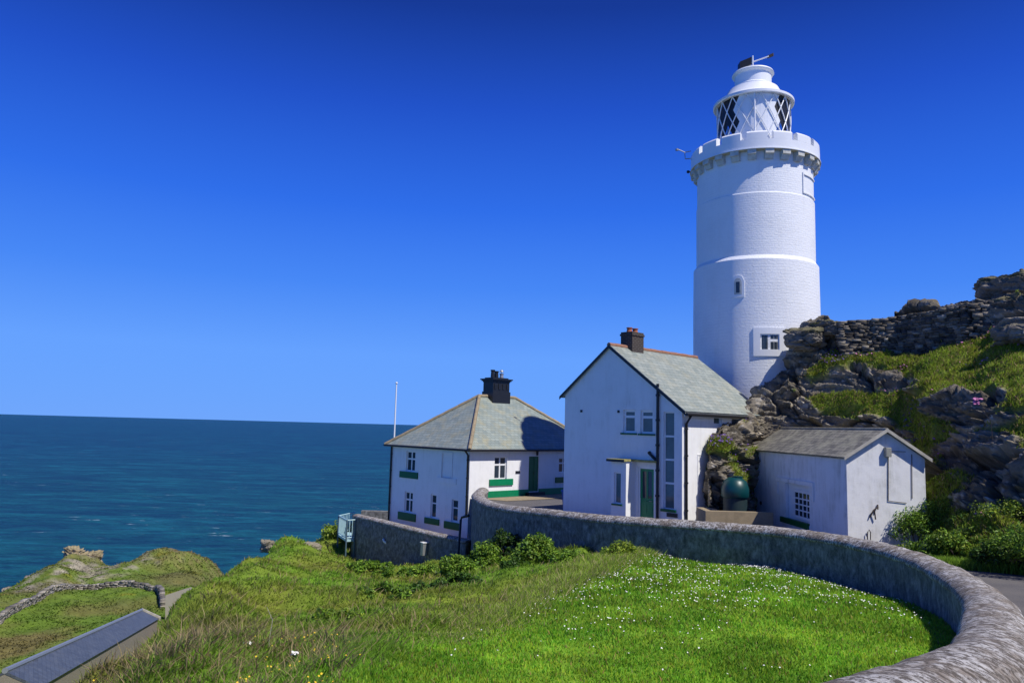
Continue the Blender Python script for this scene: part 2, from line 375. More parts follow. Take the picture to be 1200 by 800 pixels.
    for p, q in ((c0, a), (c1, b), (c2, b), (c3, a), (a, b)):
        P0, P1 = Vector(p), Vector(q); P0 = P0 + (P1 - P0) * .0; dd_ = P1 - P0; n = max(2, int(dd_.length / .45))
        for k in range(n):
            s0 = P0 + dd_ * (k / n) + Vector((0, 0, .015 + .01 * (k % 2))); s1 = P0 + dd_ * ((k + 1) / n) + Vector((0, 0, .015 + .01 * (k % 2))); rt_.tube([s0, s1], .105, 8)
    rt_.build('hip_tiles', M['ridge_tan'], ro, smooth=50)
    g = MB(); g.tube([(-o - .04, -o - .04, ez2 - .02), (Rw + o, -o - .04, ez2 - .02)], .06, 8); g.tube([(-o - .04, -o - .04, ez2 - .02), (-o - .04, Lh + o, ez2 - .02)], .06, 8); g.build('gutter', M['black'], rt, smooth=60)
    for pts in ([(-.08, Lh - .1, ez2 - .1), (-.08, Lh - .1, base)],
                [(-o - .04, -.02, ez2 - .05), (-.08, .06, ez2 - .3), (-.08, .06, -4.75)]):
        p = MB(); p.tube(pts, .055, 8)
        for k in range(4): z = ez2 - .5 - k * .95; p.tube([(pts[-1][0], pts[-1][1], z), (pts[-1][0], pts[-1][1], z - .06)], .075, 8)
        p.build('downpipe', M['black'], rt, smooth=60)
    # chimney
    cm = B.loc(AY(577.5, 468, B.wld(((h + Rw - h) / 2, h, 0))[1])); cx, cy = (h + Rw - h) / 2, h
    cx = cm[0] * .5 + cx * .5
    zt = AY(577, 446, 46)[2]; zt2 = AY(577, 440.5, 46)[2]; zz = rz - .45
    m = MB(); W, Dp = .72, .50
    m.box(cx - W, cx + W, cy - Dp, cy + Dp, zz, rz + .32); m.box(cx - W + .05, cx + W - .05, cy - Dp + .05, cy + Dp - .05, rz + .32, zt - .1)
    for k in range(4):
        u = -.5 + k * .33; m.box(cx + u - .07, cx + u + .07, cy - Dp + .02, cy - Dp + .06, rz + .45, zt - .2)
    for k, e in enumerate((.0, .06, .12)): m.box(cx - W - e + .02, cx + W + e - .02, cy - Dp - e + .02, cy + Dp + e - .02, zt - .1 + k * .07, zt - .03 + k * .07)
    m.box(cx - W + .1, cx + W - .1, cy - Dp + .1, cy + Dp - .1, zt + .11, zt + .18)
    ch = m.build('chimney', M['black'], rt, merge=False, bevel=.01)
    for k, u in enumerate((-.33, -.02, .4)):
        q = MB(); hh = (.48, .42, .3)[k]; q.lathe([(0, 0), (.13, 0), (.11, hh * .8), (.14, hh * .85), (.14, hh), (.09, hh), (.09, hh - .1), (0, hh - .1)], 16, (cx + u, cy, zt + .18))
        if k == 2: q.lathe([(0, hh + .08), (.15, hh + .10), (.06, hh + .22), (0, hh + .22)], 12, (cx + u, cy, zt + .18)); q.tube([(cx + u, cy, zt + .18 + hh - .1), (cx + u, cy, zt + .4 + hh)], .02, 6)
        q.build('chimney_pot', M['black'] if k < 2 else M['metal'], ch, smooth=40)
    return B, Lh, base
CB, CL, CBASE = cottage()

# ---- the gabled keeper's house
def keepers():
    c = AY(799.3, 540, 28.2); B = Bld('keepers_house', c[0], c[1], -43.8); rt = B.root
    tag(rt, 'tall white gabled house with slate roof, green front door and brick chimney', 'house')
    Lw = B.hit('L', 661.3, 520)[0]; ezR = B.hit('R', 803.5, 479.5, .2)[1]; ezL = B.hit('L', 661, 462)[1]; D = 6.3
    aA, zA = B.hit('L', 715.5, 406.5); base = -4.6
    W1 = B.rect('L', 730.5, 480, 744.5, 507); W2 = B.rect('L', 750.5, 480.5, 765.5, 508); WS = B.rect('L', 777.5, 482.5, 790, 596.5); DR = B.rect('L', 747.5, 547, 767, 608)
    W3 = B.rect('R', 836.5, 484.5, 846, 498)
    w = MB()
    B.wall(w, 'L', [(0, base), (Lw, base), (Lw, ezL), (aA, zA), (0, ezR)], [W1, W2, WS, DR]); B.wall(w, 'R', [(0, base), (D, base), (D, ezR), (0, ezR)], [W3])
    w.face([(0, Lw, base), (0, Lw, ezL), (D, Lw, ezL), (D, Lw, base)]); w.face([(D, 0, base), (D, 0, ezR), (D, aA, zA), (D, Lw, ezL), (D, Lw, base)])
    w.build('walls', M['render'], rt, merge=False)
    B.window('L', W1, rows=(3, 1), sill=B.rect('L', 728, 507, 746.5, 509), glass='glass_grey', fw=.08, mw=.10, sillmat='green_dark', rec=.07)
    B.window('L', W2, rows=(3, 1), sill=B.rect('L', 748.5, 508, 768, 510), glass='glass_grey', fw=.08, mw=.10, sillmat='green_dark', rec=.07)
    s = B.rect('L', 775, 596.5, 792.5, 599.5); B.window('L', WS, rows=(1.05, 1.0, 1.0, 1.0), sill=s, glass='glass_grey', fw=.04, mw=.075, sillmat='green_dark', rec=.07)
    B.window('R', W3, rows=(1,), glass='glass_grey', fw=.07, rec=.07)
    # front door
    a0, a1, z0, z1 = DR; f = MB()
    for q in ((a0, a0 + .07, z0, z1), (a1 - .07, a1, z0, z1), (a0 + .07, a1 - .07, z1 - .07, z1)): B.fbox(f, 'L', *q, -.12, -.05)
    f.build('door_frame', M['white'], rt, merge=False)
    a0 += .07; a1 -= .07; z1 -= .07; d = MB(); B.fbox(d, 'L', a0, a1, z0, z1, -.14, -.09); am = (a0 + a1) / 2; zm = z1 - 1.12
    for u0, u1 in ((a0 + .07, am - .03), (am + .03, a1 - .07)):
        B.fbox(d, 'L', u0, u1, z0 + .2, z0 + .55, -.09, -.075); B.fbox(d, 'L', u0, u1, z0 + .65, zm - .08, -.09, -.075)
    for q in ((a0, a0 + .1, zm, z1), (a1 - .1, a1, zm, z1), (am - .04, am + .04, zm, z1), (a0 + .1, am - .04, z1 - .1, z1), (am + .04, a1 - .1, z1 - .1, z1)): B.fbox(d, 'L', *q, -.09, -.07)
    dd = d.build('door', M['green'], rt, merge=False)
    for u0, u1 in ((a0 + .1, am - .04), (am + .04, a1 - .1)): B.fbox(MB(), 'L', u0, u1, zm, z1 - .1, -.088, -.083).build('door_pane', M['glass'], dd)
    h = MB(); h.tube([B.P('L', a0 + .09, zm - .1, -.06), B.P('L', a0 + .2, zm - .1, -.05)], .013); h.build('door_handle', M['metal'], dd)
    # porch bay and canopy
    p = .60; b1 = B.hit('L', 716, 570, p)[0]; b0 = B.hit('L', 733.5, 570, p)[0]; zc = B.hit('L', 740, 541, p)[1]
    PW = B.rect('L', 719.5, 553, 727.5, 590, p); bay = MB(); BB = Bld.__new__(Bld); BB.__dict__ = dict(B.__dict__)
    pr = MB()
    def Pd(a, z, d=0.): return (-p - d, a, z)
    loops = [[Vector((a, z, 0)) for a, z in ((b0, base), (b1, base), (b1, zc), (b0, zc))], [Vector((a, z, 0)) for a, z in ((PW[0], PW[2]), (PW[0], PW[3]), (PW[1], PW[3]), (PW[1], PW[2]))]]
    fl = [v for l in loops for v in l]
    for t in tessellate_polygon(loops): pr.face([Pd(fl[i].x, fl[i].y) for i in t])
    for (u, v), (x, y) in (((PW[0], PW[2]), (PW[1], PW[2])), ((PW[1], PW[2]), (PW[1], PW[3])), ((PW[1], PW[3]), (PW[0], PW[3])), ((PW[0], PW[3]), (PW[0], PW[2]))): pr.face([Pd(u, v), Pd(x, y), Pd(x, y, -.12), Pd(u, v, -.12)])
    pr.face([(-p, b0, base), (-p, b0, zc), (-.002, b0, zc), (-.002, b0, base)]); pr.face([(-p, b1, base), (-.002, b1, base), (-.002, b1, zc), (-p, b1, zc)]); pr.face([(-p, b0, zc), (-p, b1, zc), (-.002, b1, zc), (-.002, b0, zc)])
    po = pr.build('porch', M['render'], rt, merge=False)
    f = MB(); a0, a1, z0, z1 = PW
    for q in ((a0, a0 + .05, z0, z1), (a1 - .05, a1, z0, z1), (a0 + .05, a1 - .05, z0, z0 + .05), (a0 + .05, a1 - .05, z1 - .05, z1)): f.box(-p + .07, -p + .11, q[0], q[1], q[2], q[3])
    wo = f.build('window', M['white'], po, merge=False); MB().box(-p + .09, -p + .10, a0 + .04, a1 - .04, z0 + .04, z1 - .04).build('pane', M['glass_grey'], po)
    MB().box(-p - .06, -p + .08, a0 - .08, a1 + .08, z0 - .06, z0 - .002).build('sill', M['green_dark'], po)
    ca1 = B.hit('L', 712.5, 536, .70)[0]; ca0 = B.hit('L', 765.5, 539, .35)[0]
    k = MB(); k.box(-.80, -.003, b0 - .06, ca1, zc + .003, zc + .085); k.box(-.26, -.003, ca0, b0 - .062, zc + .003, zc + .08); cn = k.build('canopy', M['lichen_flat'], po, bevel=.008); k = MB(); k.box(-.815, -.802, b0 - .06, ca1, zc - .02, zc + .07); k.build('fascia', M['black'], cn)
    l = MB(); q = B.hit('L', 739.5, 551, .1); l.lathe([(0, -.2), (.05, -.17), (.09, 0), (.05, .12), (0, .15)], 12, (-.12, q[0], q[1])); l.box(-.12, 0, q[0] - .015, q[0] + .015, q[1] + .1, q[1] + .13); l.build('wall_lamp', M['rust'], po, smooth=40)
    # roof: two slabs
    og, oe, th = .12, .22, .09; sR = (zA - ezR) / aA; sL = (zA - ezL) / (Lw - aA); up_ = .10
    rf = MB(); rf.slab([(-og, -oe, ezR - sR * oe + up_), (D + og, -oe, ezR - sR * oe + up_), (D + og, aA, zA + up_), (-og, aA, zA + up_)], th)
    rf.slab([(-og, aA, zA + up_), (D + og, aA, zA + up_), (D + og, Lw + oe, ezL - sL * oe + up_), (-og, Lw + oe, ezL - sL * oe + up_)], th)
    ro = rf.build('roof', M['slate'], rt, merge=False)
    rt_ = MB(); n = 16
    for k in range(n): x0 = -og + (D + 2 * og) * k / n; rt_.tube([(x0, aA, zA + up_ - .02 + .008 * (k % 2)), (x0 + (D + 2 * og) / n, aA, zA + up_ - .02 + .008 * (k % 2))], .10, 8)
    rt_.build('ridge_tiles', M['ridge_orange'], ro, smooth=50)
    vb = MB(); e = .02
    vb.prism([(-og - e, -oe, ezR - sR * oe - .05), (-og - .002, -oe, ezR - sR * oe - .05), (-og - .002, aA, zA - .05), (-og - e, aA, zA - .05)], [(-og - e, -oe, ezR - sR * oe + .075), (-og - .002, -oe, ezR - sR * oe + .075), (-og - .002, aA, zA + .075), (-og - e, aA, zA + .075)])
    vb.prism([(-og - e, aA, zA - .05), (-og - .002, aA, zA - .05), (-og - .002, Lw + oe, ezL - sL * oe - .05), (-og - e, Lw + oe, ezL - sL * oe - .05)], [(-og - e, aA, zA + .075), (-og - .002, aA, zA + .075), (-og - .002, Lw + oe, ezL - sL * oe + .075), (-og - e, Lw + oe, ezL - sL * oe + .075)])
    vb.build('verge_board', M['black'], ro, merge=False)
    gz = ezR - sR * oe - .02; g = MB(); g.tube([(-og, -oe - .05, gz), (D + og, -oe - .05, gz)], .06, 8); g.build('gutter', M['black'], rt, smooth=60)
    f = MB(); f.box(-og, D + og, -oe + .02, -oe + .05, gz - .08, gz + .05); f.build('fascia', M['white'], rt)
    # pipes
    a = B.hit('R', 804.5, 540, .07)[0]; p = MB(); p.tube([(a, -oe - .05, gz - .03), (a, -.07, gz - .35), (a, -.07, -4.0)], .05, 8)
    for k in range(4): p.tube([(a, -.07, gz - .5 - k), (a, -.07, gz - .56 - k)], .07, 8)
    p.build('downpipe', M['black'], rt, smooth=60)
    a, zt = B.hit('L', 770.8, 451, .08); zj = B.hit('L', 770, 537, .08)[1]; p = MB(); p.tube([(-.08, a, zt + .05), (-.08, a, -4.2)], .055, 8)
    for k in range(5): p.tube([(-.08, a, zt - .35 - k * .95), (-.08, a, zt - .43 - k * .95)], .08, 8)
    a2, z2 = B.hit('L', 760.5, 530.5, .08); p.tube([(-.08, a2, z2), (-.08, a + .12, zj - .02), (-.08, a, zj - .12)], .055, 8); p.tube([(-.08, a2, z2), (.0, a2 + .02, z2 + .02)], .06, 8)
    p.build('soil_pipe', M['black'], rt, smooth=60)
    for px, py in ((681.5, 481.5), (725, 482)):
        a, z = B.hit('L', px, py); B.fbox(MB(), 'L', a - .05, a + .05, z - .05, z + .05, .002, .03).build('vent', M['black'], rt)
    q = B.rect('L', 782, 601, 794, 605.5); B.fbox(MB(), 'L', *q, .002, .05).build('vent', M['black'], rt)
    # blocked doorway trim on the sunlit wall, green hatch
    q = B.rect('R', 817, 533, 829, 600); f = MB(); B.fbox(f, 'R', q[0], q[0] + .03, q[2], q[3], .002, .02); B.fbox(f, 'R', q[0], q[1], q[3], q[3] + .03, .002, .022); f.build('blocked_doorway', M['render'], rt)
    # chimney
    cc = B.loc(AY(740, 408.5, 33.0)); xs = cc[0]
    for D_ in np.linspace(29, 35, 61):
        t = B.loc(AY(740.5, 408.5, D_))
        if abs(t[1] - aA) < .06: xs = t[0]
    zt = AY(740, 391.5, B.wld((xs, aA, 0))[1])[2]; m = MB(); m.box(xs - .40, xs + .40, aA - .30, aA + .30, zA - .4, zt - .1); m.box(xs - .43, xs + .43, aA - .33, aA + .33, zt - .1, zt - .02); m.box(xs - .40, xs + .40, aA - .30, aA + .30, zt - .02, zt + .06)
    ch = m.build('chimney', M['brick'], rt, merge=False)
    for u in (-.2, .2):
        q = MB(); q.lathe([(0, 0), (.13, 0), (.10, .14), (.13, .17), (.13, .2), (.08, .2), (0, .15)], 16, (xs + u, aA, zt + .06)); q.build('chimney_pot', M['terracotta'], ch, smooth=40)
    return B
KB = keepers()

# ---- the small outbuilding
def shed():
    c = AY(992.5, 570, 23.0); B = Bld('outbuilding', c[0], c[1], -3); rt = B.root
    tag(rt, 'small weathered white outbuilding with mossy slate roof and many-paned window', 'shed')
    Lw = B.hit('L', 883.5, 570)[0]; Wd = B.hit('R', 1084, 550)[0]; base = -4.3; ez = B.hit('L', 989, 535.0)[1]; zA = B.hit('R', 1040.5, 506)[1]; xA = Wd * .5
    wo = B.rect('L', 920.5, 568, 948.5, 612); w = MB(); B.wall(w, 'L', [(0, base), (Lw, base), (Lw, ez), (0, ez)], [wo], .18)
    B.wall(w, 'R', [(0, base), (Wd, base), (Wd, ez), (xA, zA), (0, ez)], []); w.face([(Wd, 0, base), (Wd, Lw, base), (Wd, Lw, ez), (Wd, 0, ez)]); w.face([(Wd, Lw, base), (0, Lw, base), (0, Lw, ez), (xA, Lw, zA), (Wd, Lw, ez)])
    B.wall(w, 'L', [], []) if 0 else None
    wl = w.build('walls', M['render_worn'], rt, merge=False)
    a0, a1, z0, z1 = wo; f = MB(); D1 = -.10
    gi = B.rect('L', 928, 578, 947, 604); B.fbox(f, 'L', a0, a1, z0, z1, -.18, -.13)     # board behind
    f.build('window_board', M['white'], rt)
    w = B.window('L', (gi[0] - .12, gi[1] + .02, gi[2] - .12, gi[3] + .10), cols=4, rows=(1, 1, 1, 1), fw=.09, mw=.045, rec=.07, glass='glass', sill=B.rect('L', 916, 609, 948, 615.5), sillmat='green_dark')
    h = MB(); q = B.rect('L', 911, 562, 954, 566.5); B.fbox(h, 'L', q[0], q[1], q[2], q[3], .002, .07); zb = B.hit('L', 911, 578)[1]; B.fbox(h, 'L', q[0], q[0] + .07, zb, q[2], .002, .05); B.fbox(h, 'L', q[1] - .1, q[1], zb, q[2], .002, .05); h.build('hood_mould', M['render_worn'], rt, merge=False, bevel=.01)
    q = B.hit('L', 892, 589); v = MB(); n = 14
    ring = [B.P('L', q[0] + .07 * math.cos(k * 2 * math.pi / n), q[1] + .07 * math.sin(k * 2 * math.pi / n), .03) for k in range(n)]; back = [B.P('L', q[0] + .07 * math.cos(k * 2 * math.pi / n), q[1] + .07 * math.sin(k * 2 * math.pi / n), .002) for k in range(n)]
    v.prism(back, ring); v.build('vent', M['rust'], rt, merge=False)
    # roof
    og, oe, up_, th = .14, .14, .09, .07; s_ = (zA - ez) / xA
    rf = MB(); rf.slab([(-oe, -og, ez - s_ * oe + up_), (xA, -og, zA + up_), (xA, Lw + og, zA + up_), (-oe, Lw + og, ez - s_ * oe + up_)], th)
    rf.slab([(xA, -og, zA + up_), (Wd + oe, -og, ez - s_ * oe + up_), (Wd + oe, Lw + og, ez - s_ * oe + up_), (xA, Lw + og, zA + up_)], th)
    ro = rf.build('roof', M['slate_old'], rt, merge=False)
    vb = MB(); y0, y1 = -og - .03, -og - .002
    for (x0, zz0), (x1, zz1) in (((-oe, ez - s_ * oe), (xA, zA)), ((xA, zA), (Wd + oe, ez - s_ * oe))):
        vb.prism([(x0, y0, zz0 + .0), (x1, y0, zz1 + .0), (x1, y1, zz1 + .0), (x0, y1, zz0 + .0)], [(x0, y0, zz0 + .105), (x1, y0, zz1 + .105), (x1, y1, zz1 + .105), (x0, y1, zz0 + .105)])
    vb.build('verge', M['pale_stone'], ro, merge=False)
    rd = MB(); rd.tube([(xA, -og, zA + up_ - .01), (xA, Lw + og, zA + up_ - .01)], .05, 8); rd.build('ridge', M['slate_old'], ro, smooth=60)
    # gable fittings
    q = B.rect('R', 1035.5, 524, 1042, 535); B.fbox(MB(), 'R', *q, .003, .14).build('junction_box', M['grey_box'], rt, bevel=.012)
    c = MB(); g = lambda x, y, d=.02: B.P('R', *B.hit('R', x, y), d)
    c.tube([g(1042, 528.5), g(1061, 529)], .009, 6); c.tube([g(1040.5, 535), g(1040.5, 586.5)], .012, 6); c.tube([g(1040.5, 586.5), g(1062, 589)], .010, 6); c.tube([g(1068, 532), g(1068.5, 584)], .011, 6); c.build('conduit', M['rust'], rt, smooth=60)
    c = MB(); c.tube([g(1018.5, 606, .03), g(1022, 597.5, .08), g(1028, 593, .05)], .022, 6); c.tube([g(1023, 597, .08), g(1025, 608, .05)], .02, 6); c.tube([g(1028, 591, .02), g(1027, 596, .08)], .022, 6); c.build('iron_bracket', M['rust'], rt, smooth=60)
    c = MB(); c.tube([g(1015.5, 632, .05), g(1015.5, 623, .06), g(1017.2, 620, .06), g(1019, 623, .06), g(1019, 632, .05)], .014, 6); c.build('iron_hoop', M['rust'], rt, smooth=60)
    return B, Lw, Wd
SB, SL, SW = shed()

# ---- the lighthouse
def lighthouse():
    D = 37.4; c = AY(885.5, 400, D); cx, cy = c[0], c[1]; root = empty('lighthouse', (cx, cy, 0))
    tag(root, 'tall white round lighthouse tower with battlemented gallery and glazed lantern', 'lighthouse')
    zc = lambda y, x=811: AY(x, y, D)[2]           # height of a point on the silhouette
    R1 = (AY(960.3, 400, D)[0] - AY(811, 400, D)[0]) / 2 * .945; R2 = R1 * .942
    zr = lambda yf, ys, rr: .6 * AY(885, yf, D - rr)[2] + .4 * AY(885, ys, D)[2]
    zs = zr(303.6, 315.3, R1); zg = zr(186, 211, R2); CAM = math.atan2(-cy, -cx)      # angle that faces the photographer
    low = MB(); low.lathe([(R1 + .02, -6.5), (R1 + .02, zs - .35 - 2), (R1, zs - .35), (R1, zs), (R2 + .03, zs + .20)], 128); low.build('tower_base', M['tower_rough'], root, smooth=35)
    z_pb0 = zr(176, 196, R2 + .2) + .12; sh = MB(); zb = zr(228.7, 240, R2); sh.lathe([(R2 + .03, zs + .20), (R2 + .03, zb), (R2 - .01, zb + .04), (R2 - .01, z_pb0)], 128); sh.build('tower_shaft', M['tower'], root, smooth=35)
    # windows
    def curved(face_px, face_py, w, h, d0, d1, name, mat, parent=None, arch=False, R0=None, build=True, mb=None, du=0, dz=0):
        R0 = R0 or R1; best = None
        r = ray(face_px, face_py); a = r[0] ** 2 + r[1] ** 2; b = -2 * (r[0] * cx + r[1] * cy); cc = cx * cx + cy * cy - R0 * R0; k = (-b - math.sqrt(b * b - 4 * a * cc)) / (2 * a)
        p = r * k; u = math.atan2(p[1] - cy, p[0] - cx); z = p[2]
        n = 6; m = mb or MB(); us = [u + (du - w / 2 + w * i / n) / R0 for i in range(n + 1)]
        def top(i):
            t = -1 + 2 * i / n; return z + dz + h / 2 - (w / 2 * (1 - math.sqrt(max(0, 1 - t * t))) if arch else 0)
        g = lambda uu, rr, zz: (math.cos(uu) * rr, math.sin(uu) * rr, zz)
        z0 = z + dz - h / 2
        for i in range(n):
            a_, b_ = us[i], us[i + 1]; ta, tb = top(i), top(i + 1)
            m.face([g(a_, R0 + d1, z0), g(b_, R0 + d1, z0), g(b_, R0 + d1, tb), g(a_, R0 + d1, ta)])
            m.face([g(a_, R0 + d1, ta), g(b_, R0 + d1, tb), g(b_, R0 + d0, tb), g(a_, R0 + d0, ta)]); m.face([g(a_, R0 + d1, z0), g(a_, R0 + d0, z0), g(b_, R0 + d0, z0), g(b_, R0 + d1, z0)])
        m.face([g(us[0], R0 + d1, z0), g(us[0], R0 + d1, top(0)), g(us[0], R0 + d0, top(0)), g(us[0], R0 + d0, z0)]); m.face([g(us[n], R0 + d1, z0), g(us[n], R0 + d0, z0), g(us[n], R0 + d0, top(n)), g(us[n], R0 + d1, top(n))])
        return m.build(name, M[mat], parent or root) if build else m
    S = 34.3 / 880
    # big square window: raised frame of four bands, recess made of dark panes set between
    X, Y_ = 902.0, 400.5
    f = MB(); W, H, t = 37 * S, 34 * S, .30
    for (du, dz, w, h) in ((-W / 2 + t / 2, 0, t, H), (W / 2 - t / 2, 0, t, H), (0, H / 2 - t / 2, W - 2 * t, t), (0, -H / 2 + t / 2, W - 2 * t, t)): curved(X, Y_, w, h, -.02, .075, '', '', build=False, mb=f, du=du, dz=dz)
    fr = f.build('window_surround', M['white'], root, merge=False)
    curved(X, Y_, W - 2 * t, H - 2 * t, -.02, .012, 'window', 'white', fr)
    for (du, dz, w, h) in ((-.22, -.02, .27, .66), (.20, -.17, .36, .36), (.20, .22, .36, .18)): curved(X, Y_, w, h, 0, .02, 'pane', 'glass', fr, du=du, dz=dz)
    # small arched window
    X, Y_ = 865.0, 335.5; f = MB(); curved(X, Y_, 15 * S, 27 * S, -.02, .05, '', '', build=False, mb=f, arch=True); fr = f.build('window_surround', M['white'], root, merge=False)
    curved(X, Y_, 9 * S, 20 * S, 0, .055, 'window', 'corbel', fr, arch=True); curved(X, Y_, .17, .52, 0, .06, 'pane', 'glass', fr, dz=-.05)
    # blocked opening up under the gallery
    f = MB(); X, Y_ = 946.5, 216
    for du, dz, w, h in ((-.42, 0, .06, 1.0), (.35, .42, 1.4, .05), (.35, -.5, 1.6, .06)): curved(X, Y_, w, h, -.02, .045, '', '', build=False, mb=f, du=du, dz=dz, R0=R2)
    f.build('blocked_opening', M['tower'], root, merge=False)
    # gallery
    RG = (AY(960.5, 185, D)[0] - AY(810.5, 185, D)[0]) / 2 * .955
    k = 57.7 / 53.5
    z_cb = zr(186, 211, R2); z_pb = zr(176, 196, RG); z_cr = zr(165.5, 184, RG); z_mt = zr(155, 175, RG)
    g = MB(); RI = RG - .30; g.lathe([(RI, z_pb + .25), (RI, z_cr), (RG, z_cr), (RG + .0, z_pb + .05), (RG + .05, z_pb + .04), (RG + .05, z_pb), (R2 - .02, z_pb), ], 160)
    g.lathe([(.5, z_pb + .25), (RI, z_pb + .25)], 64); par = g.build('gallery', M['white'], root, smooth=30)
    cap = MB()
    for i in range(16):
        a0 = CAM + R(-5.7 + 22.5 * i); a1 = a0 + R(17.2); mer = MB(); n = 8
        mer.lathe([(RG, z_cr + .002), (RG, z_mt - .10), (RG - .09, z_mt), (RI, z_mt), (RI, z_cr + .002)], n, a0=a0, a1=a1)
        for a in (a0, a1): mer.face([(r * math.cos(a), r * math.sin(a), z) for r, z in ((RG, z_cr), (RG, z_mt - .10), (RG - .09, z_mt), (RI, z_mt), (RI, z_cr))])
        mer.build('merlon', M['white'], par, smooth=30)
    sf = MB(); sf.lathe([(R2 - .02, z_pb - .004), (RG + .03, z_pb - .004)], 96); sf.build('gallery_soffit', M['soffit'], root)
    for i in range(24):
        a = CAM + R(-1.5 + 15 * i); co = MB(); w = .20
        ex, ey = math.cos(a), math.sin(a); tx, ty = -ey, ex
        pr = [(R2 - .03, z_cb + .05), (R2 + .10, z_cb), (RG - .10, z_cb + .22), (RG + .0, z_pb - .22), (RG + .0, z_pb - .008), (R2 - .03, z_pb - .008)]
        A = [(ex * r + tx * w, ey * r + ty * w, z) for r, z in pr]; Bq = [(ex * r - tx * w, ey * r - ty * w, z) for r, z in pr]; co.prism(A, Bq); co.build('corbel', M['corbel'], root, merge=False, bevel=.02)
    # lantern
    RL = (AY(926.5, 140, D)[0] - AY(841, 140, D)[0]) / 2 * .96; zl0 = z_pb + .25; zb0 = z_mt - .25; zl1 = AY(885, 107.5, D - RL)[2]
    ped = MB(); ped.lathe([(RL + .05, zl0), (RL + .05, zb0), (RL - .1, zb0 + .05)], 96); lan = ped.build('lantern', M['white'], root, smooth=35)
    t = NT('lantern_glass'); m = t.done((.85, .92, .95), .02, None); t.b.inputs['Transmission Weight'].default_value = 1; t.b.inputs['IOR'].default_value = 1.02; t.b.inputs['Specular IOR Level'].default_value = .8
    tr = t.new('ShaderNodeBsdfTransparent'); mx = t.new('ShaderNodeMixShader'); gl = t.new('ShaderNodeBsdfGlossy'); gl.inputs['Roughness'].default_value = .03; mx.inputs[0].default_value = .10; tr.inputs[0].default_value = (.80, .88, .93, 1)
    t.link(tr.outputs[0], mx.inputs[1]); t.link(gl.outputs[0], mx.inputs[2]); t.link(mx.outputs[0], t.out.inputs[0])
    gla = MB(); gla.lathe([(RL - .09, zb0), (RL - .09, zl1)], 64); gla.build('lantern_glass', m, lan, smooth=60)
    H = zl1 - zb0; ast = MB()
    for i in range(16):
        for sgn in (1, -1):
            a = CAM + R(12 + 22.5 * i); pts = []
            for k in range(9): q = k / 8; aa = a + sgn * R(45) * q; pts.append((math.cos(aa) * RL, math.sin(aa) * RL, zb0 + H * q))
            ast.tube(pts, .03, 5)
    ast.build('astragals', M['white'], lan, merge=False)
    def rhomb(i, j, mat, nm, rr):       # diamond cell i around, j=row centre (0..4 quarter heights)
        a = CAM + R(12 + 11.25 * i); w = R(11.25); z = zb0 + H * j / 4; hh = H / 4; n = 4; m = MB()
        for u in range(n):
            for sg in (0,):
                q0, q1 = -1 + 2 * u / n, -1 + 2 * (u + 1) / n
                h0, h1 = hh * (1 - abs(q0)), hh * (1 - abs(q1)); a0, a1 = a + w * q0, a + w * q1
                up0, up1 = min(z + h0, zl1), min(z + h1, zl1); dn0, dn1 = max(z - h0, zb0), max(z - h1, zb0)
                m.face([(math.cos(a0) * rr, math.sin(a0) * rr, dn0), (math.cos(a1) * rr, math.sin(a1) * rr, dn1), (math.cos(a1) * rr, math.sin(a1) * rr, up1), (math.cos(a0) * rr, math.sin(a0) * rr, up0)])
        return m.build(nm, M[mat], lan)
    for i in range(-16, 16):
        for j in (0, 1, 2, 3, 4):
            if (i + j) % 2: continue
            deg = 12 + 11.25 * i
            while deg > 180: deg -= 360
            while deg < -180: deg += 360
            if -27 < deg < 36: rhomb(i, j, 'white', 'blank_panel', RL - .05)
            elif j in (2, 3, 4) and (-80 < deg <= -27): rhomb(i, j, 'black', 'dark_panel', RL - .06)
            elif j in (2, 3, 4) and (36 <= deg < 80): rhomb(i, j, 'black', 'dark_panel', RL - .06)
    pst = MB(); a = CAM + R(2); pst.tube([(math.cos(a) * (RL + .05), math.sin(a) * (RL + .05), zb0), (math.cos(a) * (RL + .05), math.sin(a) * (RL + .05), zl1)], .04, 6); pst.build('ladder_rail', M['white'], lan)
    ln = MB(); ln.lathe([(.0, zb0 - .4), (.55, zb0 - .4), (.7, zb0 + .3), (.75, zb0 + H * .5), (.7, zb0 + H * .8), (0, zb0 + H * .95)], 24); ln.build('lens', M['glass_grey'], lan, smooth=40)
    # lantern roof, drum, cap
    RB = (AY(931.5, 122, D)[0] - AY(837, 122, D)[0]) / 2 * .96; RD = (AY(904, 90, D)[0] - AY(861.5, 90, D)[0]) / 2 * .97
    z1 = zl1; zd0 = zr(97, 103, RD); zd1 = zr(82, 88, RD)
    rf = MB(); rf.lathe([(RL - .3, z1 - .02), (RL + .02, z1), (RB - .05, z1 - .05), (RB, z1 - .02), (RB, z1 + .10), (RB - .25, z1 + .20), (RL - .35, z1 + .42), (RD + .35, zd0 - .14), (RD + .14, zd0 - .05), (RD + .14, zd0 + .02), (RD + .04, zd0 + .08), (RD, zd0 + .12), (RD, zd1 - .05), (RD + .10, zd1), (RD + .14, zd1 + .06), (RD + .10, zd1 + .14), (RD - .2, zd1 + .24), (.3, zd1 + .36), (.12, zd1 + .42), (0, zd1 + .42)], 96); rfo = rf.build('lantern_roof', M['white'], root, smooth=35)
    zt = zd1 + .4; tan = Vector((-math.sin(CAM), math.cos(CAM), 0))       # picture-left to right is -tan
    v = MB(); v.tube([(0, 0, zt - .05), (0, 0, zt + .75)], .04, 8); rgt = tan if (tan.x > 0) else -tan
    v.tube([rgt * -.25 + Vector((0, 0, zt + .35)), rgt * .8 + Vector((0, 0, zt + .62))], .035, 6)
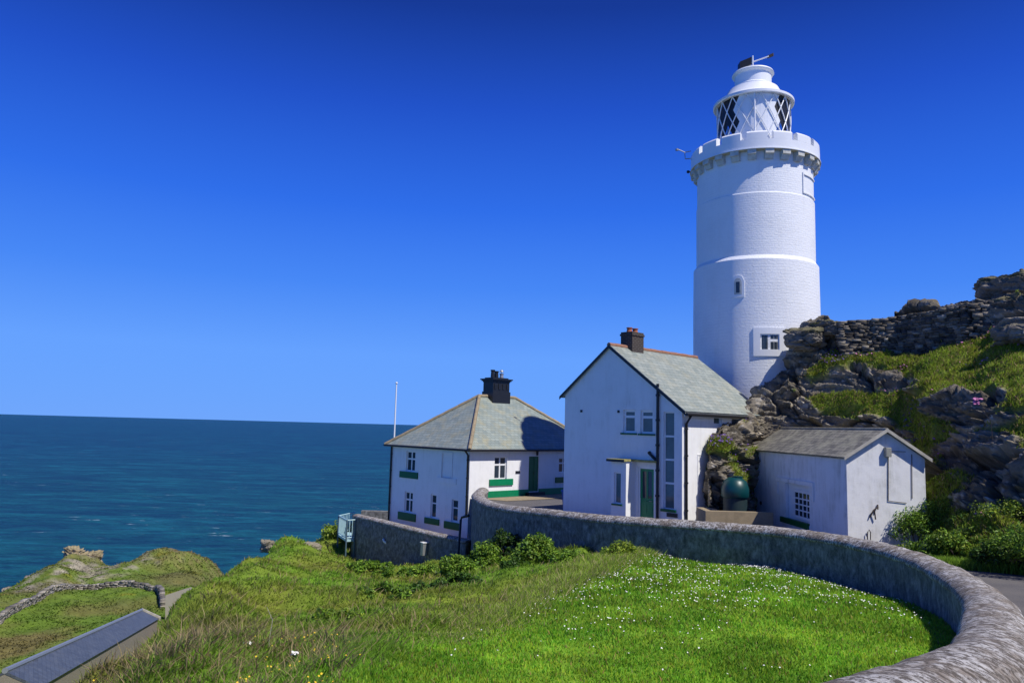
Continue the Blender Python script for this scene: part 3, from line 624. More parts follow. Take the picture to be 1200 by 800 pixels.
    p0 = rgt * .72 + Vector((0, 0, zt + .62)); v.box(-.0, .0, 0, 0, 0, 0) if 0 else None
    v.build('wind_vane', M['white'], rfo)
    tl = MB(); tl.prism([p0 + Vector((0, 0, -.1)), p0 + rgt * .3 + Vector((0, 0, 0)), p0 + rgt * .3 + Vector((0, 0, .16)), p0 + Vector((0, 0, .05))], [p0 + Vector((.03, .03, -.1)), p0 + rgt * .3 + Vector((.03, .03, 0)), p0 + rgt * .3 + Vector((.03, .03, .16)), p0 + Vector((.03, .03, .05))]); tl.build('vane_tail', M['rust'], rfo, merge=False)
    q = AY(872.5, 75.5, D - .35); q = Vector((q[0] - cx, q[1] - cy, q[2])); bx = MB(); bx.prism([q + rgt * a_ + Vector((0, b_, z_)) for a_, b_, z_ in ((-.28, -.2, -.30), (.30, -.2, -.12), (.30, .2, -.12), (-.28, .2, -.30))], [q + rgt * a_ + Vector((0, b_, z_)) for a_, b_, z_ in ((-.28, -.2, .08), (.30, -.2, .27), (.30, .2, .27), (-.28, .2, .08))]); bx.build('fog_vent', M['black'], rfo, merge=False, bevel=.02)
    hd = MB(); hd.tube([rgt * .05 + Vector((0, 0, zt - .1)), rgt * .05 + Vector((0, 0, zt + .1)), rgt * .4 + Vector((0, 0, zt + .08)), rgt * .4 + Vector((0, 0, zt - .15))], .035, 6); hd.build('handrail', M['white'], rfo)
    # anemometer on the gallery edge
    a = CAM - R(0); lf = rgt * -1; e = lf * (RG - .05); an = MB(); b0 = Vector((e.x, e.y, z_mt)); an.tube([b0 + lf * -.1, b0 + lf * .35 + Vector((0, 0, .02)), b0 + lf * .38 + Vector((0, 0, .38)), b0 + lf * .7 + Vector((0, 0, .55))], .03, 6); an.tube([b0 + lf * .38 + Vector((0, 0, .38)), b0 + lf * .05 + Vector((0, 0, .42))], .025, 6)
    an.lathe([(0, 0), (.09, .02), (.09, .1), (0, .14)], 10, b0 + lf * .78 + Vector((0, 0, .5))); an.build('anemometer', M['metal'], root)
    lm = MB(); q = lf * (RG + .15) + Vector((0, 0, z_pb + .2)); lm.tube([q, q - lf * .2], .03, 6); lm.lathe([(0, -.08), (.08, -.04), (.08, .06), (0, .09)], 10, q); lm.build('gallery_lamp', M['black'], root)
    return cx, cy, R1
TX, TY, TR = lighthouse()

# flagpole behind the cottage
fp0 = AY(462.2, 517, 52.5); fp1 = AY(464.3, 449.5, 52.5); fx, fy = (fp0[0] + fp1[0]) / 2, 52.5
m = MB(); m.tube([(fx, fy, -7.5), (fx, fy, fp1[2])], [.075, .045], 10); m.lathe([(0, 0), (.08, .03), (.09, .08), (.05, .13), (0, .15)], 10, (fx, fy, fp1[2] - .02))
tag(m.build('flagpole', M['white'], smooth=60), 'slender white flagpole rising behind the cottage roof', 'flagpole')
# ------------------------------------------------------------------ the long curved boundary wall (centre line: x, y, top z)
def sv(px, py, D): p = AY(px, py, D); return (p[0], p[1], p[2])
WP = [sv(566, 571, 39.3), sv(560.5, 578, 35.5), sv(574, 587, 31.5), sv(600, 592, 29), sv(640, 596, 27), sv(700, 602.5, 24.6), sv(760, 606.5, 22.9), (5.6, 21.6, -2.50), (7.0, 20.3, -2.43), (7.75, 18.6, -2.35),
      (8.1, 16.6, -2.28), (7.9, 14.6, -2.20), (7.2, 12.2, -2.10), (6.15, 9.85, -1.95), (4.92, 7.8, -1.76), (3.98, 6.35, -1.58), (3.32, 5.5, -1.46), (2.55, 4.72, -1.36), (1.98, 4.2, -1.29), (1.25, 3.65, -1.23), (.4, 3.12, -1.19), (-.6, 2.65, -1.16), (-1.8, 2.5, -1.12), (-3.4, 2.9, -1.12)]
def catmull(P, step):
    P = np.array(P, float); Q = np.vstack([2 * P[0] - P[1], P, 2 * P[-1] - P[-2]]); out = []
    for i in range(1, len(Q) - 2):
        p0, p1, p2, p3 = Q[i - 1], Q[i], Q[i + 1], Q[i + 2]; L = np.linalg.norm(p2 - p1); n = max(2, int(L / step))
        for k in range(n):
            t = k / n; out.append(.5 * ((2 * p1) + (-p0 + p2) * t + (2 * p0 - 5 * p1 + 4 * p2 - p3) * t * t + (-p0 + 3 * p1 - 3 * p2 + p3) * t ** 3))
    out.append(P[-1]); return np.array(out)
WPATH = catmull(WP, .12)
RP = [sv(552, 633, 35.2), sv(540, 630.5, 36.3), sv(500, 622, 38.5), sv(455, 611, 41.5), sv(418, 602.5, 44.5), ]
RPATH = catmull(RP, .15)

def m_wall(name, base, dark, pale, streak=(1, 1, 1), cov=.5, fs=9, rz=0., soft=.045):
    t = NT(name); uv = t.coord('UV', scale=streak, rot=(0, 0, rz)); o = t.coord()
    n1 = t.noise(uv, fs, 12, .78, .35); n2 = t.noise(o, 3.5, 8, .7); n3 = t.noise(o, 34, 8, .75)
    c = t.mix(t.ramp(n2, [(.42, 0), (.56, 1)]), base, pale); c = t.mix(t.ramp(n1, [(cov - soft, 0), (cov + soft, .92)]), c, dark)
    c = t.mix(t.ramp(n3, [(.60, 0), (.68, .8)]), c, (.44, .43, .41)); c = t.mix(t.ramp(t.noise(o, 9, 6, .7), [(.66, 0), (.72, .8)]), c, (.02, .02, .02))
    h = t.bump(n3, .7, .02); h = t.bump(n1, .5, .025, h)
    return t.done(c, .9, h)
M['coping'] = m_wall('weathered_coping', (.24, .205, .17), (.075, .06, .046), (.52, .505, .495), (1.7, 1.1, 1), .50, 11, .5, .022)
M['wallbody'] = m_wall('rough_rubble', (.17, .165, .16), (.05, .05, .045), (.30, .295, .29), (1.5, .8, 1), .50, 4, 0., .12)
M['wallbody'].node_tree.nodes['Bump' if 'Bump' in M['wallbody'].node_tree.nodes else 0]
def sweep_wall(name, path, W, prof, mat, parent, seed, amp, u0=0):
    path = np.asarray(path); t = np.gradient(path[:, :2], axis=0); t /= np.linalg.norm(t, axis=1)[:, None]; nrm = np.stack([-t[:, 1], t[:, 0]], 1)
    L = np.concatenate([[0], np.cumsum(np.linalg.norm(np.diff(path, axis=0), axis=1))])
    prof = np.array(prof); n, k = len(path), len(prof)
    v = np.zeros((n, k, 3)); v[:, :, :2] = path[:, None, :2] + nrm[:, None, :] * prof[None, :, :1]; v[:, :, 2] = path[:, None, 2] + prof[None, :, 1]
    c = np.concatenate([[0], np.cumsum(np.linalg.norm(np.diff(prof, axis=0), axis=1))]); uv = np.stack(np.broadcast_arrays(L[:, None], c[None, :]), 2).reshape(-1, 2)
    p = v.reshape(-1, 3); pn = np.gradient(prof, axis=0); pn /= np.linalg.norm(pn, axis=1)[:, None] + 1e-9
    on = np.zeros((n, k, 3)); on[:, :, :2] = nrm[:, None, :] * (-pn[None, :, 1:2] * -1); on[:, :, 2] = -pn[None, :, 0] * 1.0
    on = on.reshape(-1, 3); d = (fbm(p * 2.2, 4, seed) - .5) * amp * 1.6 + (fbm(p * 9, 3, seed + 9) - .5) * amp
    p = p - on * d[:, None]
    f = grid_faces(n, k); o = npmesh(name, p, f, mat, parent, uv=uv, smooth=True)
    import bmesh
    bm = bmesh.new(); bm.from_mesh(o.data); bmesh.ops.holes_fill(bm, edges=[e for e in bm.edges if e.is_boundary], sides=0); bmesh.ops.recalc_face_normals(bm, faces=bm.faces); bm.to_mesh(o.data); bm.free()
    return o
hw = .27
body = [(hw, -3.9)] + [(hw, z) for z in np.linspace(-1.6, -.16, 22)] + [(-hw, z) for z in np.linspace(-.16, -1.6, 22)] + [(-hw, -3.9)]
cop = [(.20, -.21), (.30, -.21)] + [(.315 * math.cos(a), -.19 + .19 * math.sin(a)) for a in np.linspace(0, math.pi, 26)] + [(-.30, -.21), (-.20, -.21)]
wr = empty('boundary_wall', (0, 0, 0)); tag(wr, 'long curved stone boundary wall with rounded lichen-spotted coping around the lawn', 'wall')
sweep_wall('wall_face', WPATH, .5, body, M['wallbody'], wr, 3, .05); sweep_wall('coping', WPATH, .5, cop, M['coping'], wr, 5, .03)
rw = empty('retaining_wall', (0, 0, 0)); tag(rw, 'straight dark stone retaining wall below the cottage, sloping down to the sea side', 'wall')
rb = [(.25, -4.6)] + [(.25, z) for z in np.linspace(-2.9, -.08, 20)] + [(-.25, z) for z in np.linspace(-.08, -2.9, 20)] + [(-.25, -4.6)]
rc = [(.2, -.13), (.29, -.13), (.31, -.09), (.27, -.01), (.1, .03), (-.1, .03), (-.27, -.01), (-.31, -.09), (-.29, -.13), (-.2, -.13)]
sweep_wall('wall_face', RPATH, .5, rb, M['wallbody'], rw, 13, .07); sweep_wall('coping', RPATH, .5, rc, M['coping'], rw, 15, .03)
p = MB(); p.tube([sv(549.5, 603.5, 35.3), sv(541, 606, 35.6), sv(540, 609, 35.6), sv(536.5, 655, 35.2)], .055, 8); tag(p.build('waste_pipe', M['black'], smooth=60), 'black waste pipe running down the wall junction below the cottage corner', 'pipe')
p = MB(); a = sv(487, 652, 38.9); b = (a[0] + .1, a[1] - 1.0, a[2] + .05)
g = sv(497, 643, 37.9); bx = MB(); bx.box(-.14, .14, -.12, .12, -.3, .3); o = bx.build('meter_box', M['metal'], bevel=.015); o.location = g; o.rotation_euler = (0, 0, R(35)); tag(o, 'small grey metal box fixed low on the retaining wall', 'box')
lid = MB(); lid.box(-.17, .17, -.15, .15, .302, .34); lid.build('lid', M['white'], o)
g = Vector(sv(449.5, 633, 41.3)); q = MB(); q.tube([g + Vector((0, .35, .05)), g + Vector((0, -.05, .06)), g + Vector((.05, -.16, -.02)), g + Vector((.2, -.16, -.12))], .06, 8); tag(q.build('overflow_pipe', M['white'], smooth=60), 'short bent white overflow pipe poking out of the dark retaining wall', 'pipe')
g = Vector(sv(588, 617, 30.2)); q = MB(); q.tube([g + Vector((.1, .5, .12)), g + Vector((0, -.12, .12)), g + Vector((0, -.14, -.45))], .06, 8); tag(q.build('drain_spout', M['black'], smooth=60), 'black drain spout on the tall part of the boundary wall', 'pipe')
# low dark wall past the cottage
lw0, lw1 = Vector(sv(423, 598, 50)), Vector(sv(458, 596, 50)); lwm = MB(); lwm.box(lw0.x, lw1.x + 1, 50, 50.4, lw0.z - 1.7, lw0.z); tag(lwm.build('terrace_wall', M['wallbody'], bevel=.03), 'low dark wall at the far edge of the cottage terrace', 'wall')

# pale blue balcony at the end of the retaining wall
def balcony():
    c = [Vector(sv(397.3, 603.5, 45.6)), Vector(sv(407, 606.5, 43.6)), Vector(sv(416.5, 608, 43.9)), Vector(sv(416, 600.5, 47.5))]; zt = c[0].z; zd = zt - 1.1
    r = empty('balcony', (c[0].x, c[0].y, zd)); tag(r, 'pale blue railed steel balcony on posts beside the retaining wall', 'balcony')
    L = [p - Vector((c[0].x, c[0].y, zd)) for p in c]
    for p in L: p.z = 0
    d = MB(); d.prism([p + Vector((0, 0, -.12)) for p in L], [p for p in L]); d.build('deck', M['blue_rail'], r, merge=False)
    for p in L[:3]:
        q = MB(); q.tube([p + Vector((0, 0, -3.2)), p + Vector((0, 0, 1.1))], .05, 6); q.build('post', M['blue_rail_dark'], r)
    ra = MB(); loop = [L[2], L[1], L[0], L[3]]
    for a, b in zip(loop[:-1], loop[1:]):
        for z in (1.08, .1): ra.tube([a + Vector((0, 0, z)), b + Vector((0, 0, z))], .035, 6)
        n = max(3, int((b - a).length / .17))
        for k in range(1, n): t = a.lerp(b, k / n); ra.tube([t + Vector((0, 0, .1)), t + Vector((0, 0, 1.08))], .022, 5)
    ra.build('railing', M['blue_rail'], r)
balcony()

# ------------------------------------------------------------------ terrain of the hillside
# survey: (px, py, D) sightings of the ground; stored as slope z/y over (x/y, ln y)
G = []
def gp(px, py, D): p = AY(px, py, D); G.append((p[0] / p[1], math.log(D), p[2] / p[1]))
def gx(x, y, z): G.append((x / y, math.log(y), z / y))
for x, y, z in ((3.4, 22.3, -3.65), (5.2, 21.2, -3.58), (6.9, 20, -3.48), (7.5, 17.3, -3.36), (7.4, 14.6, -3.08), (6.7, 12, -2.85), (5.6, 9.7, -2.6), (4.5, 7.8, -2.4), (3.2, 5.9, -2.2), (1.5, 4, -2.1), (0, 3.3, -2.05), (-1.5, 3.2, -2.1), (0, 6.5, -2.25), (2, 9, -2.48), (1.6, 12, -2.75), (3, 15, -3.03), (4.5, 18, -3.28), (0, 2, -2.0), (2.2, 2, -1.95), (-2, 2, -2.05)): gx(x, y, z)
for g in ((300, 800, 7), (430, 800, 6.3), (200, 798, 8), (430, 755, 9.5), (560, 735, 11), (640, 692, 15), (720, 655, 20.5), (600, 690, 17), (640, 668, 21), (735, 648, 21.8),
          (100, 808, 9.5), (160, 763, 14), (190, 737, 18), (222, 712, 22.5), (250, 690, 28), (280, 671, 33), (318, 645, 43), (345, 640, 45.5), (395, 625, 47.5), (408, 615, 50),
          (250, 760, 10.5), (330, 740, 13), (300, 710, 18), (400, 720, 14.5), (400, 690, 22), (350, 670, 31), (400, 655, 38), (440, 680, 29), (480, 700, 19), (520, 680, 24), (560, 665, 29),
          (418, 660, 43.5), (450, 668, 39.5), (500, 660, 37), (540, 655, 34.5), (575, 650, 31.5), (620, 645, 28), (680, 645, 25),
          (395, 640, 46.0), (415, 640, 47.5), (380, 650, 43)): gp(*g)
# land beyond the near brow
for g in ((100, 872, 12.5), (160, 850, 18), (200, 805, 25), (240, 760, 34), (290, 735, 45), (330, 700, 56), (400, 660, 58), (450, 650, 60), (100, 860, 20), (60, 900, 12), (-100, 900, 12), (-300, 900, 14), (0, 900, 20), (-300, 850, 40),
          (0, 830, 55), (60, 800, 60), (100, 775, 68), (150, 752, 78), (190, 735, 84), (215, 722, 90), (230, 700, 97), (-100, 830, 55),
          (0, 745, 85), (60, 735, 88), (100, 715, 98), (150, 702, 102), (0, 727, 90), (40, 707, 102), (90, 688, 113), (150, 689, 113), (185, 691, 110), (205, 713, 96), (-100, 760, 90), (-100, 740, 105),
          (0, 697, 122), (30, 681, 127), (55, 666, 132), (85, 654, 140), (110, 657, 140), (130, 667, 143), (152, 662, 147), (170, 650, 152), (200, 652, 152), (228, 664, 150), (262, 680, 148), (100, 672, 127), (180, 668, 130), (230, 680, 125), (250, 700, 110), (290, 690, 90),
          (-60, 740, 118), (-150, 800, 120), (-300, 900, 110)): gp(*g)
for s, D, z in ((-.7, 160, -60), (-.55, 175, -64), (-.5, 178, -64), (-.42, 180, -64), (-.36, 176, -62), (-.3, 150, -62), (-.24, 110, -55), (-.18, 100, -55), (-.1, 100, -50), (0, 110, -50), (.15, 110, -50), (.35, 110, -45), (.6, 90, -30), (1., 90, -30), (-1.1, 120, -64), (-1.4, 60, -50), (-1.4, 20, -14), (-1.2, 8, -5), (-1.2, 3, -2.6), (-.8, 100, -55),
                (-.8, 300, -70), (-.4, 300, -70), (0, 300, -70), (.5, 300, -60), (1.2, 300, -60), (0, 50, -8.5), (.2, 60, -9), (.4, 60, -6), (.2, 45, -5.5), (.3, 30, -5), (.5, 20, -4.3), (.8, 30, -5), (.9, 10, -3.5), (.9, 3, -2.6), (1.3, 5, -3), (1.3, 60, -8)): G.append((s, math.log(D), z / D))
G = np.array(G)
GA = np.stack([G[:, 0] * 3.2, G[:, 1]], 1); _sm = .05
def _phi(A, B_): d2 = ((A[:, None, :] - B_[None, :, :]) ** 2).sum(2); return np.sqrt(d2 + _sm ** 2)
_K = _phi(GA, GA) - np.eye(len(GA)) * .004; _K1 = np.block([[_K, np.ones((len(GA), 1))], [np.ones((1, len(GA))), np.zeros((1, 1))]])
_W = np.linalg.solve(_K1, np.append(G[:, 2], 0))
def inpoly(x, y, poly):
    r = np.zeros(len(x), bool); n = len(poly); j = n - 1
    for i in range(n):
        xi, yi = poly[i]; xj, yj = poly[j]; c = ((yi > y) != (yj > y))
        if c.any(): xx = (xj - xi) * (y - yi) / (yj - yi + 1e-12) + xi; r ^= c & (x < xx)
        j = i
    return r
cen = CB.wld((.1, .1, 0)); back = CB.wld((.1, CL, 0))
YP_HEAD = [tuple(p[:2]) for p in WPATH[::4]] + [(-3.4, -25), (70, -25), (70, 75), (12, 75)] + [tuple(CB.wld((q, CL + 1.5, 0))[:2]) for q in (8, 2.5)] + [tuple(back[:2])]
YARD_P = YP_HEAD + [tuple(cen[:2])]
TERR_P = [tuple(cen[:2]), tuple(CB.wld((.1, CL + .0, 0))[:2]), tuple(CB.wld((-.2, CL + 2.2, 0))[:2])] + [tuple(p[:2]) for p in RPATH[::-4]] + [tuple(WPATH[6][:2])]
YP = YP_HEAD + [tuple(CB.wld((-.2, CL + 2.2, 0))[:2])] + [tuple(p[:2]) for p in RPATH[::-4]]
def lawn_edge(y): return np.interp(y, [0, 3, 6.3, 10, 15, 19, 21.6], [-1.9, -1.7, -1.3, -.5, .9, 2.6, 3.6])
def ground_z(x, y, bumps=True):
    x = np.asarray(x, float); y = np.asarray(y, float); yy = np.maximum(y, 2.0); out = np.zeros(len(x))
    for i in range(0, len(x), 60000):
        A = np.stack([x[i:i + 60000] / yy[i:i + 60000] * 3.2, np.log(yy[i:i + 60000])], 1); out[i:i + 60000] = _phi(A, GA) @ _W[:-1] + _W[-1]
    z = out * yy
    if bumps:
        d = x - lawn_edge(y); rough = np.clip(-d / 1.2, .08, 1) * np.clip(y / 6, .4, 1)
        z = z + rough * ((fbm(P3(x * .9, y * .9), 4, 31) - .5) * .55 + (fbm(P3(x * 3.2, y * 3.2), 3, 37) - .5) * .22)
        far = np.clip((y - 70) / 60, 0, 1)
        z = z + far * (fbm(P3(x * .16, y * .16), 5, 41) - .5) * 3.0
    return z
NU, NV = 620, 760
ss = np.linspace(-1.5, 1.4, NU); ly = np.linspace(math.log(2.0), math.log(310), NV)
S_, L_ = np.meshgrid(ss, ly, indexing='ij'); gy = np.exp(L_).ravel(); gxx = (S_.ravel() * gy)
gz = ground_z(gxx, gy); inn = inpoly(gxx, gy, YP); gz = np.where(inn, np.minimum(gz, -1.9 - .09 * gy) - 1.1, gz)
V = np.stack([gxx, gy, gz], 1)
# colours of the plants and stone themselves
def turf_col(x, y, z, slope):
    n = fbm(P3(x * .35, y * .35), 4, 51); n2 = fbm(P3(x * 1.7, y * 1.7), 4, 57); n3 = fbm(P3(x * .12, y * .12), 4, 61)
    lawn = np.array([.11, .25, .015]); lawn2 = np.array([.18, .32, .025]); lng = np.array([.13, .24, .02]); olive = np.array([.18, .21, .03]); brown = np.array([.19, .13, .06]); yel = np.array([.26, .22, .02]); dk = np.array([.04, .09, .015])
    c = lawn[None] + (lawn2 - lawn)[None] * np.clip(n2 * 2 - .5, 0, 1)[:, None]
    d = x - lawn_edge(y); k = np.clip(-d / .8 + (n - .5), 0, 1)[:, None]; sl = lng + (olive - lng) * np.clip(n * 3 - 1.1, 0, 1)[:, None]; c = c * (1 - k) + sl * k
    s = x / np.maximum(y, 2)
    b = np.clip((n3 * 2.5 - .9), 0, 1) * np.clip((-.2 - s) / .15, 0, 1) * np.clip((15 - y) / 4, 0, 1) * .55; c = c * (1 - b[:, None]) + brown * b[:, None]
    lowf = np.clip((y - 50) / 20, 0, 1) * (z < -12); m = lowf * np.clip(n3 * 4 - 1.7, 0, 1) * .75 * np.clip((112 - y) / 20, .25, 1); c = c * (1 - .9 * lowf[:, None]) + np.array([.11, .175, .022]) * (.9 * lowf[:, None]); c = c * (1 - m[:, None]) + np.array([.17, .12, .055]) * m[:, None]
    yy = lowf * np.clip(fbm(P3(x * .35, y * .35), 4, 77) * 6 - 3.7, 0, 1) * (y > 105) * .55; c = c * (1 - yy[:, None]) + yel * yy[:, None]
    br2 = lowf * np.clip(fbm(P3(x * .06, y * .09), 3, 83) * 5 - 2.7, 0, 1); c = c * (1 - .6 * br2[:, None]) + np.array([.15, .11, .06]) * .6 * br2[:, None]
    crest = lowf * np.clip((y - 128) / 18, 0, 1) * np.clip(fbm(P3(x * .15, y * .15), 3, 93) * 4 - 1.4, 0, 1) * .7; c = c * (1 - crest[:, None]) + np.array([.27, .20, .11]) * crest[:, None]
    sc = lowf * np.clip((-60 - x + (n - .5) * 22) / 5, 0, 1) * (y > 108) * np.clip(fbm(P3(x * .5, y * .5), 4, 95) * 6 - 2.8, 0, 1); c = c * (1 - sc[:, None]) + (np.array([.30, .27, .20]) * (.45 + 1.1 * fbm(P3(x * 1.3, y * 1.3), 4, 96))[:, None]) * sc[:, None]
    br3 = lowf * np.clip((y - 128) / 10, 0, 1) * np.clip((x + 66 + (n - .5) * 20) / 8, 0, 1) * np.clip(n2 * 4 - 1.7, 0, 1) * .6; c = c * (1 - br3[:, None]) + np.array([.27, .18, .11]) * br3[:, None]
    rk = np.clip((slope - .75) * 3, 0, 1) * lowf * np.clip(fbm(P3(x * .3, y * .3), 3, 91) * 4 - 1, 0, 1); c = c * (1 - rk[:, None]) + np.array([.30, .26, .19]) * rk[:, None]
    return np.clip(c * (.62 + .76 * fbm(P3(x * 1.1, y * 1.1), 4, 99))[:, None] * (.75 + .5 * fbm(P3(x * 5, y * 5), 3, 97))[:, None], 0, 1)
gxg = np.gradient(gz.reshape(NU, NV), axis=1) / np.gradient(gy.reshape(NU, NV), axis=1); slope = np.abs(gxg).ravel()
M['turf'] = m_attr('turf', .95, .55, 4, .5, 0, .15, 22, .06)
gr = npmesh('hillside', V, grid_faces(NU, NV)[:, ::-1], M['turf'], col=turf_col(gxx, gy, gz, slope), smooth=True); kind(gr, 'structure')
# flat continuation behind the photographer
bk = MB(); bk.face([(-3.1, 2.05, -2.3), (-3.4, -25, -2.3), (-60, -25, -12), (-3.0, 2.05, -2.4)]); 

# yard and road outside the wall
def yard_z(x, y):
    r = np.interp(y, [-30, 0, 3, 6, 10, 14, 18, 22, 26, 30, 40, 80], [-1.75, -1.75, -1.9, -2.15, -2.5, -2.8, -3.1, -3.5, -3.7, -3.75, -3.8, -3.9])
    return r
def yard():
    pts = [Vector(p) for p in YARD_P]; n = len(pts)
    g = [Vector((x, y)) for x in np.arange(-12, 40, .8) for y in np.arange(-8, 62, .8) if inpoly(np.array([x]), np.array([y]), YARD_P)[0]]
    res = delaunay_2d_cdt(pts + g, [(i, (i + 1) % n) for i in range(n)], [list(range(n))], 1, 1e-4)
    xy = np.array([(v.x, v.y) for v in res[0]]); z = yard_z(xy[:, 0], xy[:, 1]); f = np.array([f for f in res[2] if len(f) == 3])
    t = NT('asphalt'); o = t.coord(); n1 = t.noise(o, 90, 4, .8); n2 = t.noise(o, .8, 6, .6)
    c = t.mix(t.ramp(n1, [(.35, 0), (.65, 1)]), (.045, .043, .045), (.15, .14, .14)); c = t.mix(t.ramp(n2, [(.45, 0), (.7, .5)]), c, (.17, .155, .14)); m = t.done(c, .9, t.bump(n1, .6, .01))
    o = npmesh('yard_and_road', np.column_stack([xy, z]), f, m, smooth=False); kind(o, 'structure'); return o
yard()
tp = MB(); tp.face([(x, y, -6.45) for x, y in TERR_P]); kind(tp.build('terrace', M['blockwork']), 'structure')
# paved apron by the cottage door (light concrete)
ap = MB(); q = [CB.wld((a, b, 0)) for a, b in ((.5, -.4), (9.5, -.4), (9.5, -2.6), (.9, -2.0))]; ap.face([(p[0], p[1], yard_z(p[:1], p[1:2])[0] + .02) for p in q]); kind(ap.build('pavement', M['blockwork']), 'structure')

# ------------------------------------------------------------------ sea
def sea():
    Z0 = -57.
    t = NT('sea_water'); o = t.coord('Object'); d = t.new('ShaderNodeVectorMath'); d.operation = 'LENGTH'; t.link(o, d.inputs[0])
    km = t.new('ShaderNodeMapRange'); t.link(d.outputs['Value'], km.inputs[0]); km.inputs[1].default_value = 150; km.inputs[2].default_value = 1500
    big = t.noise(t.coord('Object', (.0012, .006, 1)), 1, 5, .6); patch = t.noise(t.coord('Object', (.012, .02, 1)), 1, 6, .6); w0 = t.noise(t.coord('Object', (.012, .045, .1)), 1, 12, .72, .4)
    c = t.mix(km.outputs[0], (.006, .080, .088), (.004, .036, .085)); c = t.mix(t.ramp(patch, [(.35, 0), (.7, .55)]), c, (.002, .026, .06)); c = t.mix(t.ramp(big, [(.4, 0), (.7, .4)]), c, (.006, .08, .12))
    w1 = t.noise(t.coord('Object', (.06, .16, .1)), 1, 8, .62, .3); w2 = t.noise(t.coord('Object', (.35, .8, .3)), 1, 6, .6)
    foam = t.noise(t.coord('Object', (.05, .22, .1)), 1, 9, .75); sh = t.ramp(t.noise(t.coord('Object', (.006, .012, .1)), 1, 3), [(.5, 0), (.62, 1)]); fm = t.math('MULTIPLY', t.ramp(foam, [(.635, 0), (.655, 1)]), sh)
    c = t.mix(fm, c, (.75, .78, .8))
    c = t.mix(t.ramp(w0, [(.40, .75), (.50, 0)]), c, (.002, .020, .055)); c = t.mix(t.ramp(w0, [(.52, 0), (.66, .75)]), c, (.010, .125, .17)); h = t.bump(w1, 1, 2.6); h = t.bump(w2, 1, .5, h); c = t.mix(t.ramp(w1, [(.36, .8), (.56, 0)]), c, (.002, .022, .055)); c = t.mix(t.ramp(w2, [(.52, 0), (.72, .5)]), c, (.012, .13, .20))  # wave shading put into the water colour: dark troughs, pale crests
    m = t.done(c, .25, h); t.b.inputs['IOR'].default_value = 1.33; t.b.inputs['Specular IOR Level'].default_value = .2; df = t.new('ShaderNodeBsdfDiffuse'); t.link(c, df.inputs[0]); mx = t.new('ShaderNodeMixShader'); mx.inputs[0].default_value = .45; t.link(df.outputs[0], mx.inputs[1]); t.link(t.b.outputs[0], mx.inputs[2]); t.link(mx.outputs[0], t.out.inputs[0])
    nu, nv = 120, 260; a = np.linspace(-math.pi * .52, math.pi * .52, nu); r = np.exp(np.linspace(math.log(70), math.log(60000), nv)); A, Rr = np.meshgrid(a, r, indexing='ij')
    x = (np.sin(A) * Rr).ravel(); y = (np.cos(A) * Rr).ravel(); z = Z0 + (fbm(P3(x * .02, y * .03), 3, 5) - .5) * .8 * np.exp(-Rr.ravel() / 900)
    kind(npmesh('sea', np.stack([x, y, z], 1), grid_faces(nu, nv)[:, ::-1], m, smooth=True), 'structure')
sea()
SKY_STR, SUN_E, EXPO = .10, 4.8, 0.05
SKY_RAMP = [(0, (.125, .35, .95)), (.09, (.120, .34, .97)), (.18, (.058, .235, .90)), (.279, (.026, .150, .80)), (.40, (.0135, .080, .57)), (.506, (.007, .038, .30)), (1, (.007, .036, .26))]
# ------------------------------------------------------------------ the rocky hill on the right
def scol(px, rows): return [AY(px if len(r) == 2 else r[2], r[0], r[1]) for r in rows]
COLS = [
    (824, [(640, 31, 826), (600, 30.6, 826), (560, 30.6, 828), (530, 30.8, 829), (512, 31, 833), (503, 31.2, 838), (500, 32, 840)]),
    (828, [(640, 28.4), (600, 28.4, 827), (560, 28.5, 828), (530, 28.8, 831), (512, 29, 835), (503, 29.3, 839), (499, 29.8, 842)]),
    (850, [(640, 28.3), (600, 28.3), (560, 28.6), (525, 29), (510, 29.3), (500, 29.7), (492, 30.5)]),
    (872, [(640, 28.6), (600, 28.8), (560, 29.1), (525, 29.6), (508, 30.1), (496, 30.7), (485, 31.8)]),
    (894, [(640, 30.8), (600, 30.8), (560, 30.9), (520, 31.3), (498, 31.7), (480, 32.2), (462, 33.2)]),
    (906, [(640, 31), (600, 31), (560, 31), (520, 31.4), (492, 31.8), (465, 32.4), (444, 33.4)]),
    (928, [(640, 31), (600, 31), (550, 31.1), (500, 31.5), (465, 32), (435, 32.6), (408, 33.3)]),
    (936, [(640, 31), (600, 31), (545, 31), (490, 31.4), (455, 31.9), (420, 32.5), (392, 33.4)]),
    (965, [(640, 31), (600, 30.8), (540, 30.7), (480, 31), (440, 31.7), (405, 32.5), (377, 33.4)]),
    (1000, [(640, 30.2), (600, 30), (530, 29.8), (475, 30), (432, 30.9), (408, 32.2), (376, 33)]),
    (1060, [(640, 27.5), (600, 27.5), (545, 27.6), (500, 28), (448, 29), (412, 30.9), (364, 31.8)]),
    (1100, [(650, 22.6), (600, 23.2), (560, 23.8), (520, 24.8), (465, 25.6), (405, 29.4), (357, 30.2)]),
    (1140, [(660, 19.6), (620, 20.8), (575, 22), (525, 23.4), (470, 24.2), (402, 28.4), (348, 29.2)]),
    (1170, [(662, 18.6), (625, 19.6), (580, 20.6), (520, 22), (468, 22.9), (400, 27.2), (342, 28.2)]),
    (1200, [(664, 17.6), (628, 18.6), (580, 19.6), (512, 20.8), (465, 21.7), (402, 26.0), (340, 27.2)]),
    (1300, [(668, 15.8), (630, 16.6), (580, 17.6), (520, 18.8), (470, 20.6), (410, 23.4), (352, 25)]),
    (1450, [(690, 13.5), (650, 14.2), (610, 15.2), (560, 16.6), (520, 18), (470, 20), (430, 22)]),
]
